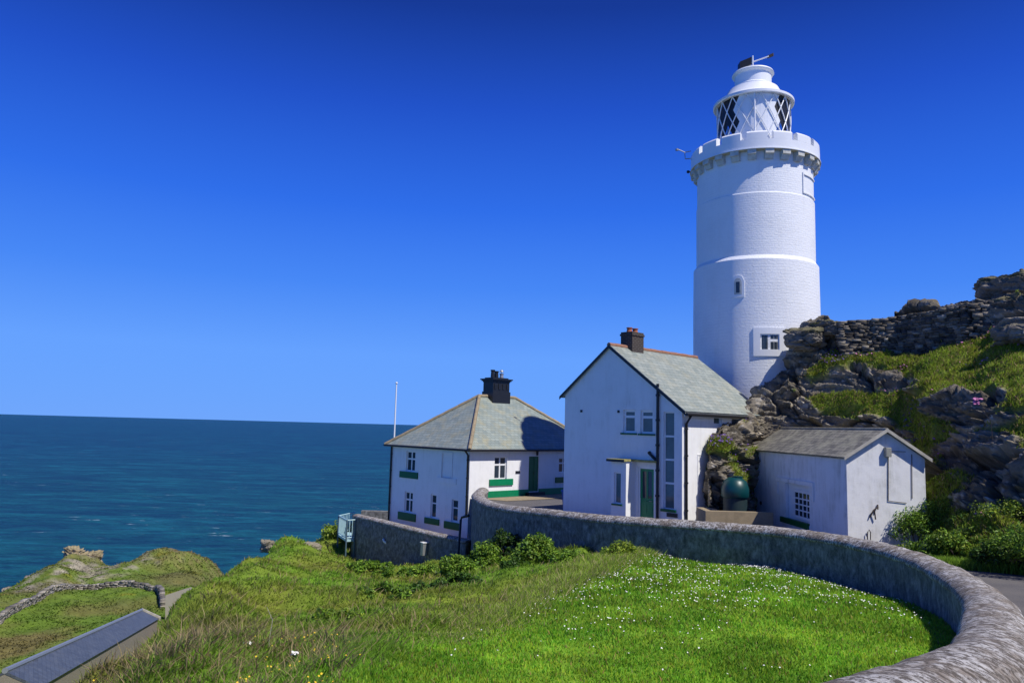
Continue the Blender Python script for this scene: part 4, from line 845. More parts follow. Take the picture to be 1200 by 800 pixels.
def rocky_hill():
    K = [scol(px, rows) for px, rows in COLS]
    for k in K:                        # behind the crest the hill falls away again
        c = k[-1]; o = np.array([c[0], c[1], 0]); o /= np.linalg.norm(o); k.append(c + o * .8 + np.array([0, 0, -.4])); k.append(c + o * 1.6 + np.array([0, 0, -2.5])); k.append(c + o * 2.6 + np.array([0, 0, -7.5]))
    K = np.array(K); nc, nr = K.shape[:2]
    wc = np.concatenate([[0], np.cumsum(np.maximum(np.linalg.norm(np.diff(K[:, 3], axis=0), axis=1), .8))]); NUr = 520; NVr = 420
    u = np.linspace(0, wc[-1], NUr); A = np.zeros((NUr, nr, 3))
    for j in range(nr):
        for d in range(3): A[:, j, d] = np.interp(u, wc, K[:, j, d])
    wr_ = np.array([0, 1.2, 2.6, 4.0, 5.3, 7.2, 9.2, 10.2, 11, 12]); v = np.linspace(0, 12, NVr); P = np.zeros((NUr, NVr, 3))
    for i in range(NUr):
        for d in range(3): P[i, :, d] = np.interp(v, wr_, A[i, :, d])
    for _ in range(6):                 # round off the survey facets
        P[1:-1, 1:-1] = (P[1:-1, 1:-1] * 2 + P[:-2, 1:-1] + P[2:, 1:-1] + P[1:-1, :-2] + P[1:-1, 2:]) / 6
    du = np.gradient(P, axis=0); dv = np.gradient(P, axis=1); n = np.cross(du, dv); n /= np.linalg.norm(n, axis=2)[:, :, None] + 1e-9
    p = P.reshape(-1, 3); nn = n.reshape(-1, 3)
    if nn[len(nn) // 3][1] > 0: nn = -nn
    U = np.repeat(u, NVr); Vv = np.tile(v, NUr)
    # turf: the shelf half way up, and scattered ledges
    pxs = np.interp(U, wc, [c[0] for c in COLS])
    band = np.clip(1 - np.abs(Vv - (6.15 - np.clip((1000 - pxs) / 260, -.15, .5))) / 1.1, 0, 1) * np.clip((pxs - 938) / 30, 0, 1)
    b2 = np.clip(1 - np.abs(Vv - 4.3) / .35, 0, 1) * np.clip((pxs - 945) / 30, 0, 1) * .8
    b3 = np.clip(1 - np.abs(Vv - (4.6 - (pxs - 828) * .01)) / .9, 0, 1) * np.clip((868 - pxs) / 20, 0, 1) * .9
    b4 = np.clip((1.7 - Vv) / .5, 0, 1) * np.clip((pxs - 1040) / 20, 0, 1) * 1.1
    pt = fbm(p * np.array([.55, .55, .9]), 4, 203)
    g = np.clip((np.maximum.reduce([band * 1.35, b2, b3, b4]) + (pt - .5) * 2.6 - .28) * 5, 0, 1)
    dip = p @ np.array([.16, .10, 1.]); q = np.stack([p[:, 0], p[:, 1], dip], 1)
    warp = (np.stack([fbm(q * .8, 3, 211), fbm(q * .8, 3, 217), fbm(q * .8, 3, 219)], 1) - .5) * .9; q = q + warp
    g1, cv, t1 = facets(q * np.array([.34, .34, .75]), 223); g2, ev, t2_ = facets(q * np.array([.85, .85, 2.1]), 229); g3, hv, t3 = facets(q * np.array([2.6, 2.6, 6.5]), 231)
    lay = dip * 3.1 + (fbm(p * .7, 3, 271) - .5) * 2.2; st = (lay - np.floor(lay)); lay2 = dip * 9.5 + (fbm(p * 1.3, 3, 273) - .5) * 3; st2 = lay2 - np.floor(lay2)
    rock = (st ** 2) * .16 + (st2 ** 2) * .06 + (cv - .5) * .75 + t1 * 1.1 - np.clip(.10 - g1, 0, .10) * 3.5 + (ev - .5) * .20 + t2_ * .42 - np.clip(.07 - g2, 0, .07) * 1.8 + t3 * .14 + (hv - .5) * .04 + (fbm(q * 6, 4, 233) - .5) * .06
    soft = (fbm(p * 1.1, 4, 241) - .5) * .7 + (fbm(p * 5, 3, 243) - .5) * .14 + .12
    edge = np.clip((Vv - 9.0) / .6, 0, 1); edge2 = np.clip((pxs - 826) / 10, .35, 1); amp = np.where(pxs < 1000, .85, 1.0) * (1 - .35 * edge)
    disp = (rock * (1 - g) + soft * g) * amp * edge2
    p = p + nn * disp[:, None]
    rc1, rc2, rc3 = np.array([.10, .088, .07]), np.array([.30, .26, .20]), np.array([.50, .46, .39]); t = fbm(q * np.array([1.2, 1.2, 5]), 5, 251); t2 = fbm(p * 7, 4, 253)
    c = rc1 + (rc2 - rc1) * np.clip(t * 2.4 - .7, 0, 1)[:, None]; k = np.clip(t2 * 5 - 2.9, 0, 1)[:, None] * .8; c = c * (1 - k) + rc3 * k
    oc = np.clip(fbm(p * 2.5, 4, 257) * 5 - 3.0, 0, 1)[:, None] * .6; c = c * (1 - oc) + np.array([.22, .17, .07]) * oc
    c = c * (.7 + .6 * ev)[:, None]; ck = np.clip(1 - g1 / .05, 0, 1) * .7 + np.clip(1 - g2 / .04, 0, 1) * .4; c = c * (1 - .75 * np.clip(ck, 0, 1))[:, None]  # crevice shade painted into the rock colour along the facet joints
    tg = np.array([.09, .16, .02]); to = np.array([.15, .15, .03]); tb = np.array([.14, .095, .04]); f1 = fbm(p * 1.6, 4, 261)[:, None]; f2 = np.clip(fbm(p * .9, 4, 263)[:, None] * 4 - 2.1, 0, 1)
    tc = tg * (1 - f1) + to * f1; tc = (tc * (1 - f2 * .6) + tb * f2 * .6) * 1.35
    c = c * (1 - g[:, None]) + tc * g[:, None]
    t = M['rock'] = m_attr('lichened_rock', .92, .65, 5, .9, 0, .2, 14, .07)
    o = npmesh('rocky_hill', p, grid_faces(NUr, NVr), M['rock'], col=c, smooth=False); kind(o, 'structure')
    Q = p.reshape(NUr, NVr, 3); N2 = np.cross(np.gradient(Q, axis=0), np.gradient(Q, axis=1)); N2 /= np.linalg.norm(N2, axis=2)[:, :, None] + 1e-9
    return p, N2.reshape(-1, 3), g, pxs, Vv
HP, HN, HG, HPX, HV = rocky_hill()

def rock_chunk(name, loc, size, seed, label, cat='rock', group=None, rot=0, blocky=1.0, col=(.20, .18, .155), top=None):
    import bmesh
    bm = bmesh.new(); bmesh.ops.create_icosphere(bm, subdivisions=6, radius=1)
    v = np.array([x.co[:] for x in bm.verts]); f = np.array([[y.index for y in x.verts] for x in bm.faces]); bm.free()
    v = np.sign(v) * np.abs(v) ** .62; v = v * np.array(size)
    q = v + np.array([seed * 3.1, seed * 1.7, 0]); qq = q @ np.array([[1, 0, .15], [0, 1, .1], [0, 0, 1.]]); qq = qq + (fbm(qq * 1.1, 3, seed)[:, None] - .5) * .6
    g1, cv, t1 = facets(qq * np.array([.6, .6, 1.5]) / blocky, seed); g2, ev, t2_ = facets(qq * np.array([1.7, 1.7, 4.5]) / blocky, seed + 9)
    n = v / np.linalg.norm(v, axis=1)[:, None]; s = min(size)
    ly_ = qq[:, 2] / s * 2.6 + fbm(q * 1.2, 3, seed + 2) * 1.5; l2 = ly_ * 2.9; ly_ = ly_ - np.floor(ly_); l2 = l2 - np.floor(l2)
    d = (ly_ ** 2 * .22 + l2 ** 2 * .08 - .15 + (cv - .5) * .5 + t1 * .9 - np.clip(.10 - g1, 0, .10) * 2.5 + (ev - .5) * .16 + t2_ * .35 - np.clip(.07 - g2, 0, .07) * 1.5 + (fbm(q * 5, 4, seed + 7) - .5) * .12) * s * .9
    v = v + n * d[:, None]; t = fbm(q * np.array([1, 1, 4]), 4, seed + 8); c = np.array(col) * (.45 + 1.1 * t)[:, None]
    k = np.clip(fbm(q * 3.5, 4, seed + 9) * 5 - 3.1, 0, 1)[:, None] * .7; c = c * (1 - k) + np.array([.34, .31, .26]) * k
    if top is not None: m = np.clip((v[:, 2] / size[2] - .45) * 3 + (fbm(q * 2, 3, seed + 3) - .5) * 3, 0, 1)[:, None] * top; c = c * (1 - m) + np.array([.15, .14, .04]) * m
    o = npmesh(name, v, f, M['rock'], col=c); o.location = loc; o.rotation_euler = (0, 0, rot); return tag(o, label, cat, group)
rock_chunk('crag', sv(1212, 342, 29.5), (1.9, 1.3, .68), 3, 'dark craggy outcrop overhanging at the very top of the rocky hill', rot=.2, top=.5)
rock_chunk('crag', sv(1192, 366, 28.6), (1.5, 1.0, .45), 8, 'broad layered rock shelf just below the topmost crag', rot=.1, top=.6)
rock_chunk('boulder', sv(1212, 394, 25.4), (1.3, .9, .42), 12, 'rounded pale-topped boulder low on the ridge beside the grassy shelf', rot=.1, top=.3)
rock_chunk('boulder', sv(972, 387, 32.6), (1.0, .9, .42), 17, 'flat-topped boulder on the hill crest next to the lighthouse', rot=.4, top=.8)
rock_chunk('boulder', sv(945, 398, 32.2), (.85, .8, .42), 21, 'dark jagged boulder at the hill edge beside the square tower window', rot=1.0, top=.5)
# dry stone walls: irregular stones stacked in courses along a path
def stone_wall(name, label, path, h, thick, sl, sh, seed, cols, mat=None, sink=.3):
    r = random.Random(seed); P = [Vector(p) for p in path]; L = [0]
    for a, b in zip(P[:-1], P[1:]): L.append(L[-1] + (b - a).length)
    V_, F_, C_ = [], [], []
    def at(s):
        s = max(0, min(L[-1], s))
        for i in range(len(P) - 1):
            if s <= L[i + 1] + 1e-6: t = (s - L[i]) / max(1e-6, L[i + 1] - L[i]); d = (P[i + 1] - P[i]); d.z = 0; return P[i].lerp(P[i + 1], t), d.normalized()
    z = -sink
    while z < h:
        ch = sh * r.uniform(.7, 1.3); s = -r.random() * sl
        while s < L[-1]:
            w_ = sl * r.uniform(.55, 1.6); c, d = at(s + w_ / 2); n = Vector((-d.y, d.x, 0)); hh = ch * r.uniform(.8, 1.25); off = r.uniform(-.06, .06) * thick; th = thick / 2 * r.uniform(.85, 1.1) * (1 - .15 * max(0, z) / h)
            col = random.Random(seed + len(V_)).choice(cols); k = r.uniform(.65, 1.25); b = len(V_)
            for sx, sy, sz in ((-1, -1, 0), (1, -1, 0), (1, 1, 0), (-1, 1, 0), (-1, -1, 1), (1, -1, 1), (1, 1, 1), (-1, 1, 1)):
                j = lambda q: r.uniform(-q, q)
                V_.append(c + d * (sx * w_ * .49 + j(w_ * .09)) + n * (off + sy * th + j(th * .12)) + Vector((0, 0, z + sz * hh + j(hh * .14)))); C_.append([q * k for q in col])
            F_ += [[b + i for i in f] for f in ((0, 3, 2, 1), (4, 5, 6, 7), (0, 1, 5, 4), (1, 2, 6, 5), (2, 3, 7, 6), (3, 0, 4, 7))]; s += w_
        z += ch
    return tag(npmesh(name, np.array([v[:] for v in V_]), np.array(F_), mat or M['rock'], col=np.array(C_)), label, 'wall')
dark = [(.11, .10, .085), (.15, .13, .105), (.19, .165, .13), (.07, .065, .06), (.26, .235, .195)]
grey = [(.22, .20, .17), (.30, .27, .22), (.17, .155, .13), (.36, .33, .28), (.26, .25, .23)]
hp = [sv(985, 404, 31.8), sv(1020, 403, 31.6), sv(1060, 398, 30.9), (AY(1100, 393, 29.5)), (AY(1138, 388, 28.3)), AY(1165, 384, 28.0), AY(1195, 380, 28.2)]
stone_wall('dry_stone_wall', 'dark dry stone wall climbing along the crest of the rocky hill', hp, .98, .5, .26, .10, 5, dark, sink=.7)
def onground(L, dz=0): out = []; [out.append((x, y, float(ground_z([x], [y])[0]) + dz)) for x, y in L]; return out
def sg(px, py, D): p = AY(px, py, D); return p[0], p[1]
fw = [sg(-60, 752, 80), sg(-25, 738, 86), sg(0, 725, 90), sg(20, 715, 96), sg(40, 706, 102), sg(65, 694, 108), sg(90, 687, 113), sg(120, 687, 113), (sg(150, 688, 113)), sg(172, 688, 112), sg(184, 690, 110), sg(189, 697, 104), sg(191, 706, 98)]
def dens(L, n=5):
    o = []
    for a, b in zip(L[:-1], L[1:]): o += [(a[0] + (b[0] - a[0]) * k / n, a[1] + (b[1] - a[1]) * k / n) for k in range(n)]
    return o + [L[-1]]
stone_wall('field_wall', 'long winding dry stone field wall across the headland below', onground(dens(fw)), .75, .7, .5, .2, 9, grey, sink=.4)
g0 = np.array(sg(197, 712, 90)); g1 = np.array(sg(218, 706, 92)); zz = AY(194, 692, 90)[2]
bl, br_, tr_, tl_ = AY(193.5, 726, 90), AY(217, 718, 92), AY(216.5, 689.5, 92), AY(194, 697, 90); bk_ = np.array([.35, 1.1, 0])
m = MB(); m.prism([tuple(bl), tuple(br_), tuple(br_ + bk_), tuple(bl + bk_)], [tuple(tl_), tuple(tr_), tuple(tr_ + bk_), tuple(tl_ + bk_)]); tag(m.build('wall_stub', m_wall('limewashed_stone', (.50, .47, .42), (.26, .24, .20), (.62, .59, .54), (3, 3, 1), .38), merge=False, bevel=.12), 'short thick pale stone wall stub standing at the end of the field wall', 'wall')

# long low slate-roofed outbuilding down the slope
def barn():
    A = AY(166, 714.5, 78.); d = ray(332, 640.6); d = -d / np.linalg.norm(d); L = 40.; E = AY(180, 726, 77.2); o = E - A; hz = np.array([d[0], d[1], 0]); hz /= np.linalg.norm(hz); o = o - hz * (o @ hz); nrm = np.array([o[0], o[1], 0]); W = np.linalg.norm(nrm); nrm /= W; W *= 1.25; dr = o[2] * 1.25
    r = empty('stone_outbuilding', (A[0], A[1], 0)); tag(r, 'long low stone outbuilding with blue-grey slate roof down the slope', 'outbuilding')
    f = lambda s, w, z: tuple(d * s + nrm * w + np.array([0, 0, A[2] + z]))
    m = MB(); m.slab([f(0, 0, 0), f(L, 0, 0), f(L, W, dr), f(0, W, dr)], .12); m.slab([f(0, 0, 0), f(L, 0, 0), f(L, -W, dr), f(0, -W, dr)], .12); ro = m.build('roof', M['slate_blue'], r, merge=False)
    m = MB(); m.tube([f(0, 0, .02), f(L, 0, .02)], .15, 8); m.build('ridge', M['metal'], ro); m = MB(); m.prism([f(-.35, 0, -.2), f(-.02, 0, -.2), f(-.02, W + .1, dr - .2), f(-.35, W + .1, dr - .2)], [f(-.35, 0, .18), f(-.02, 0, .18), f(-.02, W + .1, dr + .18), f(-.35, W + .1, dr + .18)]); m.build('verge', M['pale_stone'], ro, merge=False)
    t = M['rubble'] = m_wall('pale_rubble', (.58, .52, .42), (.22, .19, .15), (.66, .61, .52), (2, 3, 1), .40)
    m = MB(); i = W - .12; b = -6
    m.prism([f(.05, -i, b), f(L, -i, b), f(L, i, b), f(.05, i, b)], [f(.05, -i, dr - .02), f(L, -i, dr - .02), f(L, i, dr - .02), f(.05, i, dr - .02)]); m.face([f(.05, -i, dr), f(.05, i, dr), f(.05, 0, -.15)]); m.face([f(L, -i, dr), f(L, i, dr), f(L, 0, -.10)]); m.build('walls', t, r, merge=False)
barn()

# water tank and low block wall in the gap beside the outbuilding
def tank():
    c = AY(861.5, 600, 28.0); zt = AY(861, 558.5, 28)[2]; r = .50; z0 = -3.9; zc_ = AY(861, 583, 28)[2]
    o = empty('water_tank', (c[0], c[1], 0)); tag(o, 'round teal plastic water tank beside the white outbuilding', 'water tank')
    m = MB(); m.lathe([(0, z0), (r * .86, z0), (r * .86, zc_), (0, zc_)], 40); m.build('tank_stand', M['tank_base'], o, smooth=35)
    m = MB(); H = zt - zc_; m.lathe([(r * .9, zc_ + .002), (r, zc_ + .06), (r * .99, zc_ + H * .45), (r * .82, zc_ + H * .8), (r * .45, zt - .02), (0, zt)], 48); m.build('tank_body', M['tank'], o, smooth=50)
    m = MB(); m.lathe([(.18, zt - .06), (.19, zt + .03), (0, zt + .04)], 24, (.08, -.05, 0)); m.build('lid', M['tank'], o, smooth=35)
    a, b = AY(826, 598, 26.8), AY(905, 601, 26.8); m = MB(); m.box(a[0], b[0], 26.7, 26.95, -4.6, a[2]); m.box(a[0], a[0] + .25, 26.95, 28, -4.6, a[2] - .005); tag(m.build('block_wall', M['blockwork'], merge=False, bevel=.02), 'low sandy block wall in front of the teal water tank', 'wall')
tank()
# blue bin against the house corner
c = AY(669, 605, 33.6); o = empty('wheelie_bin', (c[0], c[1], -3.77), R(35)); tag(o, 'blue wheeled bin tucked behind the left corner of the gabled house', 'bin')
m = MB(); m.prism([(-.22, -.25, .08), (.22, -.25, .08), (.22, .25, .08), (-.22, .25, .08)], [(-.28, -.33, .98), (.28, -.33, .98), (.28, .33, .98), (-.28, .33, .98)]); m.build('body', M['blue_door'], o, merge=False, bevel=.02)
m = MB(); m.prism([(-.3, -.37, .985), (.3, -.37, .985), (.3, .36, .985), (-.3, .36, .985)], [(-.27, -.3, 1.04), (.27, -.3, 1.04), (.27, .36, 1.08), (-.27, .36, 1.08)]); m.build('lid', M['blue_door'], o, merge=False, bevel=.01)
for sx in (-.2, .2): m = MB(); m.tube([(sx - .03, .25, .11), (sx + .03, .25, .11)], .1, 14); m.build('wheel', M['black'], o, merge=False)

# ------------------------------------------------------------------ plants
M['blade'] = m_attr('grass_blade', .6, .0, 3, 0, .45, .25); M['leaf'] = m_attr('leaf', .5, .0, 3, 0, .3, .3)
def blades(name, P, h, w, col, lean=.35, wind=(.0, .0), label_kind='stuff', jitter=.25, tip=1.25, parent=None):
    n = len(P); a = rng.uniform(0, 2 * math.pi, n); dx = np.cos(a); dy = np.sin(a); b = rng.uniform(0, 2 * math.pi, n); l = lean * rng.uniform(.2, 1.3, n) * h
    ox = np.cos(b) * l + wind[0] * h; oy = np.sin(b) * l + wind[1] * h
    v = np.zeros((n, 5, 3)); side = np.stack([dx, dy, np.zeros(n)], 1) * (w / 2)[:, None]; up = np.stack([ox, oy, h], 1)
    mid = np.stack([ox * .35, oy * .35, h * .55], 1)
    v[:, 0] = P - side; v[:, 1] = P + side; v[:, 2] = P + mid + side * .75; v[:, 3] = P + mid - side * .75; v[:, 4] = P + up
    base = np.arange(n)[:, None] * 5; F1 = base + np.array([[0, 1, 2]]); F2 = base + np.array([[0, 2, 3]]); F3 = base + np.array([[3, 2, 4]])
    f = np.stack([F1, F2, F3], 1).reshape(-1, 3)
    c = col * (1 + rng.uniform(-jitter, jitter, n))[:, None]; cc = np.repeat(c[:, None, :], 5, 1); cc[:, 4] *= tip
    o = npmesh(name, v.reshape(-1, 3), f, M['blade'], col=np.clip(cc.reshape(-1, 3), 0, 1), parent=parent)
    return o
def scatter(n, s0, s1, y0, y1, pw=1.0):
    """spread over the ground, thinning with distance"""
    s = rng.uniform(s0, s1, n); y = np.exp(rng.uniform(math.log(y0), math.log(y1), n)) if pw == 1 else (y0 + (y1 - y0) * rng.random(n) ** pw); return s * y, y
def keep(x, y, far=.25):
    return ~inpoly(x, y, YP)
def basecol(x, y, z): return turf_col(x, y, z, np.zeros(len(x)))
# the lawn
x, y = scatter(330000, -.55, .78, 2.6, 24); k = keep(x, y) & (x > lawn_edge(y) - .3); x, y = x[k], y[k]; z = ground_z(x, y)
c = basecol(x, y, z) * 1.15; n_ = fbm(P3(x * 1.2, y * 1.2), 4, 301); h = rng.uniform(.025, .06, len(x)) * (.6 + .9 * n_) * np.clip(y / 10, 1, 1.5); c = c * 1.25 * (1 - .3 * np.clip(n_ * 3 - 1.6, 0, 1))[:, None]
st = rng.random(len(x)) < .06; c[st] = np.array([.26, .23, .08]); c[:, 0] *= rng.uniform(.75, 1.5, len(x))
kind(blades('lawn_grass', np.stack([x, y, z - .01], 1), h, .006 + .0013 * y, c, .55), 'stuff')
# rank grass on the brow and the slope
x, y = scatter(520000, -1.1, .25, 3.0, 60); k = keep(x, y) & (x < lawn_edge(y) + .15 * rng.standard_normal(len(x))); x, y = x[k], y[k]; z = ground_z(x, y); d = -(x - lawn_edge(y))
n1 = fbm(P3(x * .8, y * .8), 4, 311); n2 = fbm(P3(x * .3, y * .3), 3, 313); c = basecol(x, y, z) * 1.1; s_ = x / y
br = (s_ < -.2) & (y < 12); straw = rng.random(len(x)) < np.where(br, .14, .05) * (.4 + 1.2 * n2); c[straw] = np.array([.30, .24, .11]) * rng.uniform(.6, 1.1, straw.sum())[:, None]
pur = br & (rng.random(len(x)) < .14 * np.clip(n2 * 4 - 1.2, 0, 1)); c[pur] = np.array([.28, .20, .12]) * rng.uniform(.6, 1.3, pur.sum())[:, None]
h = (.05 + .13 * np.clip(n1 * 1.8 - .45, 0, 1)) * rng.uniform(.5, 1.25, len(x)) * np.clip(.35 + d, .35, 1); h[straw] *= 1.7; c *= 1.2
kind(blades('rank_grass', np.stack([x, y, z - .02], 1), h, .004 + .0013 * y, c, 1.1, (.35, -.1)), 'stuff')
# tussock rim where the lawn ends
x = []; y = []
for t in rng.random(34000): yy_ = 9 + 13 * t; x.append(lawn_edge(yy_) - .25 + rng.standard_normal() * .38); y.append(yy_)
x = np.array(x); y = np.array(y); k = keep(x, y); x, y = x[k], y[k]; z = ground_z(x, y); n1 = fbm(P3(x * .9, y * .9), 3, 321)
c = np.where(rng.random(len(x))[:, None] < .25, np.array([.50, .43, .20]), np.array([.27, .40, .04])) * rng.uniform(.6, 1.2, len(x))[:, None]
kind(blades('tussock_grass', np.stack([x, y, z - .02], 1), (.12 + .26 * n1) * rng.uniform(.5, 1.1, len(x)) * np.clip((y - 6) / 12, .25, 1), .004 + .0010 * y, c, .9, (.3, -.1)), 'stuff')
# far slopes: coarse tufts of low scrub and grass
x, y = scatter(150000, -1.1, -.05, 55, 165, .8); z = ground_z(x, y); k = z > -50; x, y, z = x[k], y[k], z[k]; c = basecol(x, y, z) * 1.05; n1 = fbm(P3(x * .25, y * .25), 4, 331)
kind(blades('headland_scrub', np.stack([x, y, z - .05], 1), (.08 + .26 * np.clip(n1 * 2 - .6, 0, 1)) * rng.uniform(.5, 1.1, len(x)), .07 + .0012 * y, c * 1.15, 1.3, (.3, -.2)), 'stuff')
# turf on the rocky hill
tw = HG * (HPX > 820) * np.clip(HN[:, 2] * (1 if HN[:, 2].mean() > 0 else -1) + .25, 0, 1); i = rng.choice(len(HP), 95000, p=tw / tw.sum()); P = HP[i] + rng.uniform(-.05, .05, (len(i), 3)); f1 = fbm(P * 1.6, 3, 341)
c = np.array([.15, .28, .02])[None] * (1 - f1[:, None]) + np.array([.30, .33, .04])[None] * f1[:, None]; bq = rng.random(len(i)) < .22; c[bq] = np.array([.27, .20, .09]); c *= rng.uniform(.6, 1.25, len(i))[:, None]
kind(blades('hill_turf', P, (.05 + .12 * f1) * rng.uniform(.6, 1.2, len(i)), np.full(len(i), .03), c * 1.15, 1.1, (.3, -.2)), 'stuff')

# flowers
M['petal'] = m_plain('white_petal', (.80, .80, .76), .6, .05, 3, 0); M['yellow'] = m_plain('yellow_petal', (.75, .52, .02), .6, .1, 3, 0); M['violet'] = m_plain('violet_petal', (.14, .07, .32), .6, .2, 3, 0); M['pink'] = m_plain('pink_petal', (.58, .20, .42), .6, .2, 3, 0)
def flowers(name, P, r, mat, n=6, tilt=.5):
    N = len(P); a = np.linspace(0, 2 * math.pi, n, endpoint=False); ring = np.stack([np.cos(a), np.sin(a), np.zeros(n)], 1); v = np.zeros((N, n + 1, 3)); tx = rng.uniform(-tilt, tilt, N) - .0; ty = rng.uniform(-tilt, tilt, N) - .25
    q = ring[None] * r[:, None, None]; q[:, :, 2] = q[:, :, 0] * tx[:, None] + q[:, :, 1] * -ty[:, None]; v[:, 1:] = P[:, None] + q; v[:, 0] = P + np.array([0, 0, 1]) * r[:, None] * .35
    k = np.arange(n); tri = np.stack([np.zeros(n, int), 1 + k, 1 + (k + 1) % n], 1); f = (np.arange(N)[:, None, None] * (n + 1) + tri[None]).reshape(-1, 3); return npmesh(name, v.reshape(-1, 3), f, mat)
x, y = scatter(10500, -.1, .55, 6, 22.5, .6); n1 = fbm(P3(x * .55, y * .55), 3, 351); n3 = fbm(P3(x * 2.2, y * 2.2), 2, 353)
k = keep(x, y) & (x > lawn_edge(y) + .15) & (rng.random(len(x)) < np.clip((y - 6) / 14, .03, 1) * np.clip(n1 * 3 - .7, .1, 1) * np.clip(n3 * 3.2 - 1.0, .12, 1)); x, y = x[k], y[k]
kind(flowers('daisies', np.stack([x, y, ground_z(x, y) + .045 + .0015 * y], 1), rng.uniform(.004, .008, len(x)) + .00036 * y, M['petal']), 'stuff')
x, y = scatter(2600, -.75, -.05, 5, 9.5); k = keep(x, y) & (x < lawn_edge(y)) & (fbm(P3(x, y), 3, 357) > .52); x, y = x[k], y[k]; kind(flowers('yellow_trefoil', np.stack([x, y, ground_z(x, y) + .12], 1)[:260], rng.uniform(.006, .011, len(x))[:260], M['yellow']), 'stuff')
i = rng.choice(len(HP), 5200, p=tw / tw.sum()); P = HP[i] + np.array([0, -.03, .16]); vi = (fbm(P * .5, 3, 361) > .53) & (HPX[i] < 1080); kind(flowers('bluebells', P[vi], rng.uniform(.02, .04, vi.sum()), M['violet']), 'stuff')
pk = (fbm(P * .7, 3, 363) > .62) & (HPX[i] > 1000); kind(flowers('thrift', P[pk][:110], rng.uniform(.03, .05, pk.sum())[:110], M['pink']), 'stuff')

def leafy(name, label, c, size, nleaf, leaf, cols, seed, cat='bush', group=None, clumps=26, flat=0.0, stems=10):
    r = np.random.default_rng(seed); c = np.array(c, float); size = np.array(size, float)
    root = empty(name, tuple(c)); tag(root, label, cat, group)
    u = r.normal(size=(clumps, 3)); u /= np.linalg.norm(u, axis=1)[:, None]; u[:, 2] = np.abs(u[:, 2]); cc = u * (r.uniform(.45, .95, clumps) ** .6)[:, None] * size; cr = r.uniform(.22, .42, clumps) * size.min() * 1.2
    ci = r.integers(0, clumps, nleaf); d = r.normal(size=(nleaf, 3)); d /= np.linalg.norm(d, axis=1)[:, None]; P = cc[ci] + d * (cr[ci] * r.uniform(.35, 1.05, nleaf) ** .5)[:, None]
    P[:, 2] = np.maximum(P[:, 2], -.25)
    n = d * .6 + r.normal(size=(nleaf, 3)) * .55 + np.array([0, 0, .55]); n /= np.linalg.norm(n, axis=1)[:, None]; t = np.cross(n, r.normal(size=(nleaf, 3))); t /= np.linalg.norm(t, axis=1)[:, None]; b = np.cross(n, t)
    L = leaf * r.uniform(.55, 1.35, nleaf); w = L * r.uniform(.35, .55, nleaf)
    v = np.stack([P - t * L[:, None], P + b * w[:, None] + n * (L * .15)[:, None], P + t * L[:, None], P - b * w[:, None] + n * (L * .15)[:, None]], 1)
    col = np.array(cols)[r.integers(0, len(cols), nleaf)] * r.uniform(.6, 1.3, nleaf)[:, None]; col *= (.75 + .5 * r.random(clumps))[ci][:, None]
    npmesh('foliage', v.reshape(-1, 3), np.arange(nleaf * 4).reshape(-1, 4), M['leaf'], root, col=np.repeat(np.clip(col, 0, 1), 4, 0))
    s = MB()
    for k in range(stems): e = cc[r.integers(0, clumps)]; s.tube([(e[0] * .2, e[1] * .2, -.3), (e[0] * .6, e[1] * .6, e[2] * .5), tuple(e)], [.018, .012, .006], 5)
    s.build('stems', M['rust'], root); return root
gA = [(.12, .24, .02), (.17, .30, .025), (.08, .17, .02), (.24, .37, .04)]; gD = [(.05, .12, .015), (.08, .17, .02), (.035, .08, .012)]; gY = [(.22, .32, .025), (.30, .38, .04), (.14, .23, .025)]
def bush_at(px, py, D, rx, ry, rz, n, leaf, cols, seed, label, grp=None, cat='bush', **k):
    p = AY(px, py, D); z = float(ground_z([p[0]], [p[1]])[0]) if px < 760 else p[2]
    leafy('bush', label, (p[0], p[1], z), (rx, ry, rz), n, leaf, cols, seed, cat, grp, **k)
gD2 = [(.02, .05, .008), (.035, .08, .012), (.05, .11, .015)]
gW = 'bushes growing along the foot of the stone walls'
bush_at(561, 676, 26.5, .85, .75, 1.05, 5200, .06, gA, 1, 'bright bramble bush at the foot of the tall wall junction', gW)
bush_at(538, 682, 25.5, .8, .7, .5, 3400, .06, gA, 2, 'small bramble clump left of the bright bush by the wall junction', gW)
bush_at(590, 668, 27.8, .7, .6, 1.25, 4500, .06, gD2, 3, 'dark rounded ivy bush against the tall boundary wall', gW)
bush_at(627, 674, 24.2, .75, .6, .7, 3800, .055, gA, 4, 'leafy green bush in front of the boundary wall beside the dark ivy', gW)
bush_at(604, 684, 23.5, .5, .5, .3, 1600, .05, gD, 5, 'low dark scrub under the leafy green bush', gW)
bush_at(665, 664, 23.2, .6, .4, .3, 1800, .05, gA, 6, 'low bush by the boundary wall nearest the lawn', gW)
bush_at(505, 680, 27.5, 1.1, .8, .45, 3600, .06, gA, 7, 'spreading bramble bush below the small metal box', gW)
bush_at(470, 684, 29, 1.1, .8, .4, 3200, .06, gA, 8, 'spreading bramble bush below the middle of the retaining wall', gW)
bush_at(435, 676, 32.5, 1.2, .8, .35, 2800, .07, gA, 9, 'low bramble below the sea end of the retaining wall', gW)
bush_at(495, 704, 21, .8, .7, .28, 2600, .05, gD, 10, 'dark scrub patch on the slope below the brambles', gW)
bush_at(452, 716, 18.5, .8, .6, .25, 2600, .05, gA + gD, 11, 'mixed scrub patch lower down the grassy slope', gW)
bush_at(536, 694, 21.5, .7, .6, .3, 2400, .05, gD, 12, 'small dark scrub beside the tall seeding grass', gW)
bush_at(392, 745, 13, .6, .45, .18, 2200, .04, gA + gY, 13, 'yellow-green weeds among the long grass of the slope', gW)
